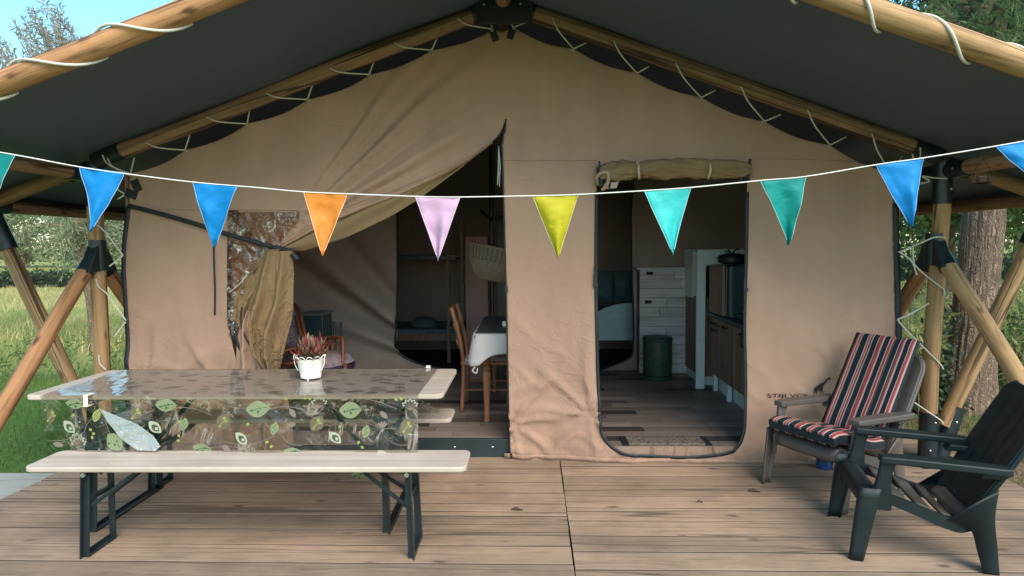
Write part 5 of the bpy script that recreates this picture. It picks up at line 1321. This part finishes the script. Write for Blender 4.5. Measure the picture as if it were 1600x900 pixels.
# ------------------------------------------------------------------ RESIN ARMCHAIRS
def resin_chair(loc, rz, label, mat, group=None, sc=1.0, hw=.205):
    o = thing('garden_chair', loc, label, 'chair', group, rz); mw = WM[o.name] @ Matrix.Scale(sc, 4)
    def ob(g, n, parent=None, **k): return g.obj(n, mat, parent or o, mw=mw.copy(), **k)
    # local frame: x = backwards from the front legs, y = across, z up. seat profile
    prof = [(.0, .28), (-.005, .325), (.015, .348), (.06, .350), (.15, .325), (.26, .285), (.36, .25), (.43, .24), (.49, .27)]
    P2 = smoothpath([Vector((x, 0, z)) for x, z in prof], 5)
    AO = hw+.048
    # side rails
    for s in (-1, 1):
        g = G(); k = len(P2); vs = []
        for i, p in enumerate(P2):
            dpt = .075-.02*math.sin(math.pi*i/(k-1)); y0, y1 = s*(hw-.012), s*(hw+.022)
            vs += [(p.x, y0, p.z), (p.x, y1, p.z+.004), (p.x+.006, y1, p.z-dpt), (p.x+.006, y0+s*.01, p.z-dpt)]
        fs = [(i*4+a, i*4+(a+1) % 4, (i+1)*4+(a+1) % 4, (i+1)*4+a) for i in range(k-1) for a in range(4)]+[(0, 1, 2, 3), ((k-1)*4+3, (k-1)*4+2, (k-1)*4+1, (k-1)*4)]
        g.add(vs, fs); ob(g, 'side_rail', bevel=.005, smooth=40)
    # seat slats across
    slats = [(0, 16), (19, 22.5), (24.5, 28), (30, 33), (35, 40)]
    for a, b in slats:
        def fn(u, v):
            t = a+(b-a)*v; i = min(int(t), len(P2)-2); p = P2[i].lerp(P2[i+1], t-i); return (p.x, (u-.5)*2*(hw-.005), p.z-.003-.006*math.cos((u-.5)*math.pi))
        g = G(); g.grid(fn, 10, 8 if a == 0 else 3); g.obj('seat_slat', M['dustyseat'] if mat is M['greenchair'] and a > 0 else mat, o, mw=mw.copy(), solid=.012, smooth=45)
    # front legs: wide tapered troughs, splayed out, running up into the arm post
    for s in (-1, 1):
        y = s*(hw+.045)
        ya = s*AO
        def legf(u, v):
            z = .37*v; w_ = .060+.038*v; xc = -.012+.055*v
            ang = (u-.5)*math.pi; return (xc+w_*.5*math.sin(ang)*1.0-.01, y+s*(.020*min(1, 1.6*math.cos(ang)))+s*.004*(1-v), z)
        g = G(); g.grid(legf, 12, 8); ob(g, 'front_leg', solid=.010, smooth=60)
        # arm post
        g = G(); rows = ((.26, .03, .13, 0), (.36, .045, .125, .25), (.44, .065, .125, .7), (.52, .075, .15, 1))
        vs = []
        for z, xa, xb, t in rows:
            yc = y+(ya-y)*t; vs += [(xa, yc-.016, z), (xb, yc-.016, z), (xb, yc+.016, z), (xa, yc+.016, z)]
        g.add(vs, [(i*4+a, i*4+(a+1) % 4, i*4+4+(a+1) % 4, i*4+4+a) for i in range(3) for a in range(4)]+[(3, 2, 1, 0), (12, 13, 14, 15)]); ob(g, 'arm_post', bevel=.010, smooth=50)
        # arm: slightly curved slab with rounded ends
        def armf():
            pts = [];
            for t in np.linspace(0, 1, 14): pts.append((.07+.53*t, .036+.008*math.sin(t*3)))
            up_ = [(x, s*AO+hwid) for x, hwid in pts]; dn = [(x, s*AO-hwid) for x, hwid in reversed(pts)]
            r = []
            for k in range(1, 5): a = math.pi/2-k*math.pi/5; r.append((.60+.030*math.cos(a)*1.0, s*AO+.034*math.sin(a)))
            return up_+r+dn
        zf = lambda x: .538-.025*max(0, (x-.10)/.6)**1.5
        poly = armf(); g = G(); n = len(poly)
        g.add([(x, yy, zf(x)-.036) for x, yy in poly]+[(x, yy, zf(x)) for x, yy in poly], [tuple(range(n-1, -1, -1)), tuple(range(n, 2*n))]+[(i, (i+1) % n, n+(i+1) % n, n+i) for i in range(n)])
        ob(g, 'arm_rest', bevel=.008, smooth=50, seg=3)
        # rear leg: starts wide under the back, sweeps backwards to the floor
        pr_ = smoothpath([Vector((.38, 0, .235)), Vector((.47, 0, .20)), Vector((.50, 0, .10)), Vector((.525, 0, .0))], 5)
        pf = smoothpath([Vector((.58, 0, .40)), Vector((.565, 0, .27)), Vector((.575, 0, .13)), Vector((.585, 0, .0))], 5)
        g = G(); vs = []; k = len(pr_)
        for i in range(k):
            a, b = pr_[i], pf[i]; sp = s*.03*(i/(k-1)); y0 = s*(hw-.02)+sp; y1 = s*(hw+.025)+sp
            vs += [(a.x, y1, a.z), (b.x, y1, b.z), (b.x, y0, b.z), ((b.x+a.x)/2, y1-s*.012, (a.z+b.z)/2)]
        fs = []
        for i in range(k-1):
            for a in range(3): pass
            q = i*4; r_ = (i+1)*4
            fs += [(q, q+1, r_+1, r_), (q+1, q+2, r_+2, r_+1)]
        g.add(vs, fs); ob(g, 'rear_leg', solid=.012, smooth=50)
        # link from arm end to the back
        g = G(); g.prism([(.50, .455), (.60, .455), (.64, .485), (.52, .49)], 'Y', s*(hw-.03), s*(AO+.0)); ob(g, 'arm_bracket', bevel=.006)
    # back: slightly hollow panel with vertical grooves, leaning back
    a, b = Vector((.46, 0, .24)), Vector((.80, 0, .85))
    def backf(u, v):
        p = a.lerp(b, v); w_ = (hw+.03)*(.86+.14*math.sin(min(1, v*1.6)*math.pi/2)); 
        if v > .86: w_ *= math.sqrt(max(.0, 1-((v-.86)/.145)**2))*.35+.65
        x = (u-.5)*2; nrm = Vector((-.87, 0, .49)); hol = .035*(1-x*x)*-1
        rib = .005*(1 if (int(u*20) % 4 == 0 and .12 < v < .9) else 0)
        q = p-nrm*(.03*(1-x*x))+nrm*(-rib); c_ = .10*max(0, .25-v)*0
        return (q.x, x*w_, q.z)
    g = G(); g.grid(backf, 40, 24); bk = ob(g, 'backrest', solid=.016, smooth=45)
    g = G()
    def rim(u0):
        return [backf(u0, v/20) for v in range(21)]
    for u0 in (0, 1): g.tube([Vector(p)+Vector((.010, 0, -.006)) for p in rim(u0)], .013, 8)
    ob(g, 'back_rim', smooth=True)
    return o, mw
fr, _ = resin_chair(tuple(P(1331, 868, Z=0)*.5+P(1322, 813, Z=0)*.5+Vector((.0, 0, 0))), R(-14), 'dark green plastic garden armchair at the front right of the deck', M['greenchair'])
gc = P(1209, 757, Z=0)*.5+P(1310, 797, Z=0)*.5
gr, gmw = resin_chair(tuple(gc), R(29), 'taupe grey plastic garden armchair carrying a striped cushion', M['greychair'], hw=.22)

def stripe_mat():
    m = MT('striped_cushion_fabric'); tc_ = m.add('ShaderNodeUVMap'); sp = m.add('ShaderNodeSeparateXYZ'); m.link(tc_.outputs[0], sp.inputs[0])
    r = m.add('ShaderNodeValToRGB'); r.color_ramp.interpolation = 'CONSTANT'; e = r.color_ramp.elements
    navy, red, pink, brn = (.010, .022, .030), (.30, .055, .052), (.48, .31, .29), (.12, .06, .05)
    st = [(0, navy), (.06, red), (.085, pink), (.105, red), (.125, (.36, .24, .22)), (.15, navy), (.245, pink), (.26, red), (.285, pink), (.30, brn), (.325, pink), (.34, navy), (.425, (.36, .24, .22)), (.44, red), (.50, pink), (.525, navy), (.605, pink), (.62, red), (.655, pink), (.67, brn), (.70, navy), (.77, pink), (.785, brn), (.82, red), (.835, pink), (.86, navy), (.93, pink), (.945, red), (.98, pink)]
    while len(e) < len(st): e.new(.5)
    for i, (p, c) in enumerate(st): e[i].position = p; e[i].color = (*c, 1)
    m.link(sp.outputs[0], r.inputs[0]); m.base(r.outputs[0], .85, .2)
    m.bump(m.noise(m.coord(), 12, 4), .3, .01); return m.m
def cushion():
    o = thing('striped_cushion', gmw.translation+Vector((0, 0, .36)), 'navy, red and pink striped cushion draped on the grey garden chair', 'cushion')
    # one pad following back then seat, as two sections
    nrm = Vector((-.87, 0, .49)); a, b = Vector((.455, 0, .33)), Vector((.81, 0, .93))
    sm = stripe_mat(); side = plain('navy_cushion_edge', (.010, .020, .026), .85, .2)
    def pad(pt, name, hw, th, nv):
        nu = 30; vs = []; uv = []; g = G()
        def f(u, v, s):
            x = (u-.5)*2; p, n = pt(v); edge = min(1, (1-abs(x))*8)**.3*min(1, v*14)**.3*min(1, (1-v)*14)**.3
            t = th*.5*(.62+.38*edge)*(1+.10*noise.noise((u*5, v*7, 1)))
            q = p+n*(th*.5)+n*t*s; return (q.x, x*hw*(1-.0*v), q.z)
        for s in (1, -1): g.grid(lambda u, v: f(u, v, s), nu, nv)
        def wall(path):
            k = len(path); g.add([f(u, v, 1) for u, v in path]+[f(u, v, -1) for u, v in path], [(i, i+1, k+i+1, k+i) for i in range(k-1)])
        n0 = len(g.f)
        me_walls = len(g.f)
        g.cur = 1
        wall([(i/nu, 0) for i in range(nu+1)]); wall([(i/nu, 1) for i in range(nu+1)]); wall([(0, j/nv) for j in range(nv+1)]); wall([(1, j/nv) for j in range(nv+1)])
        ob = g.obj(name, [sm, side], o, mw=gmw.copy(), smooth=60, fixn=False)
        me = ob.data; uvl = me.uv_layers.new(name='UVMap'); NV = (nu+1)*(nv+1)
        for lp in me.loops:
            vi = lp.vertex_index
            if vi < 2*NV: k = vi % NV; uvl.data[lp.index].uv = (1-(k % (nu+1))/nu, (k//(nu+1))/nv)
            else: uvl.data[lp.index].uv = (.2, 0)
        return ob
    pad(lambda v: (a.lerp(b, v)-nrm*.0, nrm), 'back_pad', .208, .060, 34)
    sp_ = smoothpath([Vector((-.045, 0, .375)), Vector((.02, 0, .385)), Vector((.14, 0, .352)), Vector((.28, 0, .305)), Vector((.42, 0, .29))], 8)
    def seatp(v):
        t = v*(len(sp_)-1); i = min(int(t), len(sp_)-2); p = sp_[i].lerp(sp_[i+1], t-i); d = (sp_[i+1]-sp_[i]).normalized(); return p, Vector((-d.z, 0, d.x))
    pad(seatp, 'seat_pad', .235, .078, 24)
cushion()
def tin():
    c = P(1287, 731, Z=0); o = thing('blue_tin', c, 'small round blue tin on the deck under the grey chair', 'tin')
    g = G(); g.lathe([(.048, 0), (.05, .003), (.05, .052), (.046, .055)], c, 24, True); g.obj('tin_body', plain('blue_paint', (.015, .06, .22), .35), o, smooth=40)
    g = G(); g.lathe([(.051, .050), (.051, .064), (.045, .066), (0, .066)], c, 24); g.obj('lid', plain('dark_blue_lid', (.01, .03, .10), .4), o, smooth=40)
tin()
def fallen(px, py, rz, L, label):
    c = P(px, py, Z=.004); o = thing('fallen_leaf', c, label, 'leaf', None, rz)
    g = G(); g.grid(lambda u, v: ((u-.5)*L, (v-.5)*L*.38*math.sin(math.pi*min(.97, max(.03, u))), .003+.012*abs(v-.5)+.006*math.sin(u*5)), 10, 4)
    g.obj('blade', plain('dry_brown_leaf', (.055, .035, .022), .8, .3), o, mw=WM[o.name].copy(), smooth=True)
    g = G(); g.tube([(L*.45, 0, .004), (L*.72, .006, .006)], .0012, 5); g.obj('stalk', M['twig'], o, mw=WM[o.name].copy())
fallen(808, 797, .1, .07, 'dry dark leaf on the deck boards left of the seam')
fallen(1178, 768, -.1, .075, 'dry dark curled leaf on the deck in front of the grey chair')
fallen(1094, 785, .4, .04, 'tiny dry leaf on the deck in front of the right doorway')

# ------------------------------------------------------------------ VEGETATION
def trunk(pts, radii, name, parent, mat='bark', n=48, rough=.06, rows=10):
    q = smoothpath(pts, rows); k = len(q); rr = []
    for i in range(k):
        t = i/(k-1)*(len(radii)-1); a = min(int(t), len(radii)-2); rr.append(radii[a]*(1-(t-a))+radii[a+1]*(t-a))
    g = G(); vs = []
    for i, p in enumerate(q):
        for j in range(n):
            a = 2*math.pi*j/n; c_, s_ = math.cos(a), math.sin(a)
            f = 1+rough*(1-abs(noise.noise((c_*4.5+.6*noise.noise((c_, s_, p.z*1.5)), s_*4.5, p.z*.9)))*3)+rough*.6*noise.noise((c_*9, s_*9, p.z*4))
            vs.append((p.x+c_*rr[i]*f, p.y+s_*rr[i]*f, p.z))
    g.add(vs, [(i*n+j, i*n+(j+1) % n, (i+1)*n+(j+1) % n, (i+1)*n+j) for i in range(k-1) for j in range(n)])
    return g.obj(name, M[mat], parent, smooth=True)
def crown_points(c, rad, n, clumps, rng):
    cc = rng.normal(size=(clumps, 3)); cc /= np.linalg.norm(cc, axis=1)[:, None]; cc *= rng.uniform(.35, 1, clumps)[:, None]**.6
    k = rng.integers(0, clumps, n); p = cc[k]+rng.normal(size=(n, 3))*.17
    return np.asarray(c)+p*np.asarray(rad)
LM = {'willow': leafmat('grey_green_willow_leaf', (.17, .20, .10), (.33, .36, .21), .35),
      'bush': leafmat('mid_green_leaf', (.08, .13, .04), (.18, .25, .085), .35),
      'dark': leafmat('dark_green_leaf', (.028, .050, .024), (.065, .10, .045), .2),
      'lime': leafmat('yellow_green_leaf', (.20, .25, .07), (.40, .41, .15), .4),
      'pinkish': leafmat('pale_shoot_leaf', (.20, .19, .14), (.40, .36, .30), .3),
      'hedge': leafmat('hedge_leaf', (.020, .040, .016), (.05, .08, .03), .15)}
def tree(name, base, h, tr_r, crown_c, rad, n, size, lm, label, clumps=22, asp=.4, droop=0, group=None, branches=7, seed=1, bark='bark'):
    rng = np.random.default_rng(seed); base = Vector(base)
    o = thing(name, base, label, 'tree', group)
    cc = Vector(crown_c)
    trunk([base-Vector((0, 0, .1)), base.lerp(cc, .3)+Vector((.1*tr_r, 0, 0)), base.lerp(cc, .7), cc], [tr_r*1.25, tr_r, tr_r*.75, tr_r*.4], 'trunk', o, bark, 16, .04, 4)
    pr = random.Random(seed); g = G()
    for k in range(branches):
        a = pr.uniform(0, 6.28); t = pr.uniform(.45, .95); st = base.lerp(cc, t); e = cc+Vector((math.cos(a)*rad[0]*.7, math.sin(a)*rad[1]*.7, pr.uniform(-.2, .7)*rad[2]))
        g.tube(smoothpath([st, st.lerp(e, .5)+Vector((0, 0, rad[2]*.1)), e], 4), [tr_r*.4*(1-i/9.5) for i in range(9)], 6)
    g.obj('branch', M['twig' if bark == 'twig' else 'bark'], o, smooth=True)
    v, t = leaves(crown_points(crown_c, rad, n, clumps, rng), size, asp, droop, rng=rng)
    np_mesh('crown', v, t, LM[lm], o); return o

# big tree on the right: thick trunk with leaning limbs
def big_tree():
    b = P(1512, 655, Y=6.6); b.z = GZ
    o = thing('willow_tree', b, 'big rough barked tree close behind the right posts of the deck', 'tree')
    trunk([b+Vector((-.02, 0, -.1)), b+Vector((.0, 0, .35)), b+Vector((.03, 0, 1.1)), b+Vector((.08, 0, 2.2)), b+Vector((.1, .1, 3.6)), b+Vector((.3, .3, 5.5))], [.30, .225, .185, .175, .16, .11], 'trunk', o, 'bark', 96, .05, 22)
    g = G()
    for e in ((1.6, -.3, 4.6), (-1.2, .3, 4.8), (.4, 1.4, 5.0), (-.4, -1.2, 4.9), (1.4, 1.2, 4.2), (2.2, .2, 3.4)):
        st = b+Vector((.09, .05, random.uniform(2.9, 3.6))); en = b+Vector(e); g.tube(smoothpath([st, st.lerp(en, .5)+Vector((0, 0, .15)), en], 5), [.07*(1-i/12) for i in range(11)], 8)
    g.obj('limb', M['bark'], o, smooth=True)
    rng = np.random.default_rng(21)
    p = crown_points((b.x+.3, b.y-.1, 5.2), (2.7, 2.4, 1.9), 26000, 60, rng); p = p[(p[:, 2] > 3.0)]
    v, t = leaves(p, .11, .22, .5, rng=rng); np_mesh('crown', v, t, LM['dark'], o)
    # hanging sprays of narrow leaves
    sp = []
    for k in range(70):
        q = Vector((b.x+rng.uniform(-1.8, 1.6), b.y+rng.uniform(-2.2, .4), rng.uniform(3.2, 4.1))); a = rng.uniform(0, 6.28)
        for i in range(26): sp.append(q+Vector((math.cos(a)*.012*i, math.sin(a)*.012*i, -.010*i+rng.uniform(-.01, .01))))
    for k in range(60):
        q = Vector((rng.uniform(3.4, 5.3), rng.uniform(5.2, 6.2), rng.uniform(3.25, 4.3))); a = rng.uniform(0, 6.28)
        for i in range(26): sp.append(q+Vector((math.cos(a)*.012*i, math.sin(a)*.012*i, -.010*i+rng.uniform(-.01, .01))))
    v, t = leaves(np.array([tuple(s) for s in sp]), .10, .16, .4, rng=rng); np_mesh('leaf_spray', v, t, LM['bush'], o)
    # leafy shoots at the foot on its shaded side
    p = np.c_[rng.normal(b.x-.42, .10, 900), rng.normal(b.y-.1, .1, 900), rng.uniform(GZ, .95, 900)]; p = p[p[:, 2] < 1.0-abs(p[:, 0]-b.x+.25)*1.5]
    v, t = leaves(p, .07, .45, .2, rng=rng); tag(np_mesh('basal_shoot', v, t, LM['dark'], o), kind='stuff')
big_tree()
# small pieces on the right
tree('leaning_tree', (6.7, 8.3, GZ), 5, .10, (6.2, 8.4, 4.2), (1.6, 1.5, 1.5), 3500, .14, 'bush', 'thin leaning tree at the far right edge behind the crossed logs', seed=5, asp=.35)
right_trees = [((9.3, 14.6), 4.3, (1.7, 1.6, 2.8), 'bush', 'mid green tree showing between tent corner and right post'), ((12.0, 20), 3.9, (3.4, 2, 3.4), 'dark', 'dark wide tree behind the gap right of the tent corner'), ((10.6, 13.2), 4.4, (2.2, 2, 2.9), 'bush', 'broad green tree right of the thick trunk'),
               ((12.6, 16.4), 4.8, (2.6, 2, 3.4), 'dark', 'dark tree at the right edge behind the crossed logs'), ((16.5, 26), 4.6, (3.6, 2, 3.4), 'lime', 'yellow green tree far beyond the right posts'), ((20, 27), 5, (4, 2, 4.5), 'bush', 'tall far tree at the right edge of the view')]
for i, ((x, y), zc_, rad, lm, lab) in enumerate(right_trees):
    tree('broadleaf_tree', (x, y, GZ), 6, .14, (x, y, zc_), rad, 15000 if y < 20 else 9000, .12+.006*y*.4, lm, lab, 46, .5, group='trees behind the tent on the right', seed=30+i)
# tall herbs right
def herbs():
    rng = np.random.default_rng(8); stems = G(); P_ = []; up = []
    for k in range(420):
        x = rng.uniform(2.9, 9.5); y = rng.uniform(6.0, 10.5)
        if abs(x-4.6) < .35 and abs(y-6.6) < .35: continue
        if y < 6.2+.35*math.sin(x*3): continue
        if y < 7.2 and .62 < x/y < .77: continue
        h = rng.uniform(.65, 1.25); lx, ly = rng.normal(0, .10, 2)
        a = Vector((x, y, GZ)); b = Vector((x+lx, y+ly, GZ+h)); stems.tube([a, a.lerp(b, .5)+Vector((lx*.1, 0, 0)), b], [.006, .005, .002], 4, False)
        for i in range(34):
            t = .12+.88*i/34; P_.append(tuple(a.lerp(b, t)))
    o = tag(stems.obj('tall_herbs', M['twig'], fixn=False), 'tall leafy green herbs growing behind the deck on the right', 'plants', kind='stuff')
    v, t = leaves(np.array(P_), .12, .2, -.35, rng=rng); tag(np_mesh('herb_leaves', v, t, LM['lime']), 'leaves of the tall herbs behind the deck on the right', 'plants', kind='stuff')
herbs()
def bushes():
    rng = np.random.default_rng(4)
    for i, (x, y, r, h, lm, lab) in enumerate(((3.85, 6.5, .35, .35, 'dark', 'low dark bush at the foot of the big tree by the deck'), (7.2, 6.9, .9, .55, 'bush', 'low green bush at the right edge on the lawn'), (6.0, 7.9, 1.0, .7, 'bush', 'rounded bush behind the crossed logs on the right'))):
        o = thing('bush', (x, y, GZ), lab, 'bush'); v, t = leaves(crown_points((x, y, GZ+h*.5), (r, r*.8, h*.7), 5200, 30, rng), .075, .45, 0, rng=rng); np_mesh('foliage', v, t, LM[lm], o)
        g = G()
        for k in range(8): a = k*.8; g.tube([(x, y, GZ), (x+math.cos(a)*r*.6, y+math.sin(a)*r*.5, GZ+h*.8)], [.012, .004], 5)
        g.obj('stem', M['twig'], o)
bushes()
# slender willow on the left, whose shoots rise above the roof
def young_willow():
    b = P(150, 545, Y=10.6); b.z = GZ; top = P(124, 335, Y=10.6)
    o = thing('young_willow', b, 'slender young willow with drooping twigs left of the tent', 'tree')
    k1 = P(128, 400, Y=10.6)
    trunk([b, b.lerp(k1, .5)+Vector((.05, 0, 0)), k1, top, P(122, 262, Y=10.6)], [.105, .085, .075, .065, .05], 'trunk', o, 'bark', 20, .07, 6)
    g = G(); shoots = []; rr = random.Random(6)
    def sh(pts, r0): g.tube(pts, [r0*(1-i/(len(pts)*1.1)) for i in range(len(pts))], 5); shoots.append(pts)
    for (x0, y0), (x1, y1), (x2, y2) in (((126, 380), (100, 350), (78, 334)), ((126, 370), (146, 345), (160, 325)), ((126, 385), (110, 340), (98, 300)), ((128, 395), (145, 372), (185, 352)), ((124, 365), (90, 372), (60, 392)), ((125, 362), (108, 378), (100, 420)), ((126, 368), (150, 362), (150, 400)), ((124, 360), (70, 350), (25, 372)), ((126, 372), (175, 352), (200, 385))):
        sh(smoothpath([P(x0, y0, Y=10.6), P(x1, y1, Y=10.5+rr.uniform(-.3, .3)), P(x2, y2, Y=10.5+rr.uniform(-.5, .5))], 6), .024)
    # upright crown shoots against the sky
    for k in range(95):
        x = rr.choice((rr.uniform(-60, 130), rr.gauss(60, 40))); yt = 6+abs(x-88)*.75+rr.uniform(-14, 70)
        if x > 132: yt += 60
        Yd = 10.6+rr.uniform(-1, 1); tp = P(x+rr.uniform(-30, 0), max(-8, yt), Y=Yd); md = P(x+18, yt+75, Y=Yd); st = P(112+(x-112)*.35, 235, Y=10.6)
        sh(smoothpath([st, md, tp], 9), .012)
    g.obj('branch', M['twig'], o, smooth=True)
    rng = np.random.default_rng(12); pts = []
    for s in shoots:
        for i in range(len(s)-1):
            for q in range(7):
                if i > 1: pts.append(tuple(s[i].lerp(s[i+1], q/7)))
    pts = np.array(pts); lo = pts[:, 2] < 2.6
    v, t = leaves(pts[~lo], .115, .16, -.55, rng=rng); np_mesh('crown', v, t, LM['pinkish'], o)
    p2 = np.repeat(pts[lo], 3, 0)+rng.normal(size=(lo.sum()*3, 3))*.07; v, t = leaves(p2, .12, .18, .5, rng=rng); np_mesh('hanging_foliage', v, t, LM['willow'], o)
young_willow()
def hedge(x0, x1, y, h, label, seed, lm='hedge', dens=9000, size=.17):
    rng = np.random.default_rng(seed); n = dens; x = rng.uniform(x0, x1, n)
    bump = np.array([noise.noise((a*.7, seed, 0)) for a in x]); z = rng.uniform(0, 1, n)**.8*(h*(1+.18*bump)); yy = y+rng.normal(0, .45, n)
    o = thing('hedge', ((x0+x1)/2, y, GZ), label, 'hedge'); v, t = leaves(np.c_[x, yy, GZ+z], size, .6, 0, rng=rng); np_mesh('foliage', v, t, LM[lm], o)
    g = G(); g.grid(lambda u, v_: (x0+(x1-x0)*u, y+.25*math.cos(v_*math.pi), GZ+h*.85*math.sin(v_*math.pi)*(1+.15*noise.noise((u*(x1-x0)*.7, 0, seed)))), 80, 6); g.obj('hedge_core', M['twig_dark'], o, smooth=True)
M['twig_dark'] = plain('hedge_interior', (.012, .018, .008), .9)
hedge(-40, -6, 29, .78, 'long low dark clipped hedge across the meadow on the left', 3)
hedge(9, 34, 30, 1.2, 'rough field hedge behind the trees on the right', 5, 'hedge', 7000)
far = [(-97, 116, 10), (-86, 128, 12), (-76, 112, 10), (-118, 122, 13)]
for i, (x, y, h) in enumerate(far):
    x *= 1.0; tree('field_tree', (x, y, GZ), h, .35, (x, y, h*.52), (h*.62, h*.5, h*.5), 4200, .62, 'willow' if i % 3 else 'bush', ['far round green tree at the meadow edge, seen just beside the leaning left log', 'far tall grey green willow at the meadow edge, behind the young willow trunk', 'far grey green willow at the meadow edge, nearest the tent corner', 'far tall green tree beyond the left frame edge'][i], 34, .5, group='trees at the far edge of the meadow', branches=4, seed=60+i)
near_l = [(-41, 60, 5.6, 'willow', 'grey green bushy willow beyond the hedge, left of the young willow'), (-40, 68, 7.2, 'bush', 'green bushy tree beyond the hedge just left of the tent'), (-50, 62, 6.8, 'willow', 'pale willow farther left beyond the hedge')]
for i, (x, y, h, lm, lab) in enumerate(near_l):
    tree('field_tree', (x, y, GZ), h, .25, (x, y, h*.62), (h*.95, h*.6, h*.55), 9000, .42, lm, lab, 40, .4, group='bushy trees beyond the hedge', seed=80+i)
# weeds round the deck on the left
def weeds():
    rng = np.random.default_rng(33); P_ = []
    for k in range(160):
        x = rng.uniform(-9, -3.6); y = rng.uniform(7.6, 9.8); h = rng.uniform(.2, .55)
        for i in range(14): P_.append((x+rng.normal(0, .04), y+rng.normal(0, .04), GZ+h*i/14))
    v, t = leaves(np.array(P_), .10, .22, -.5, rng=rng); tag(np_mesh('weeds', v, t, LM['bush']), 'leafy green weeds along the lawn edge left of the tent', 'weeds', kind='stuff')
weeds()
print('verts', sum(len(m.vertices) for m in bpy.data.meshes), 'objects', len(bpy.data.objects), 'floor boards', cnt)
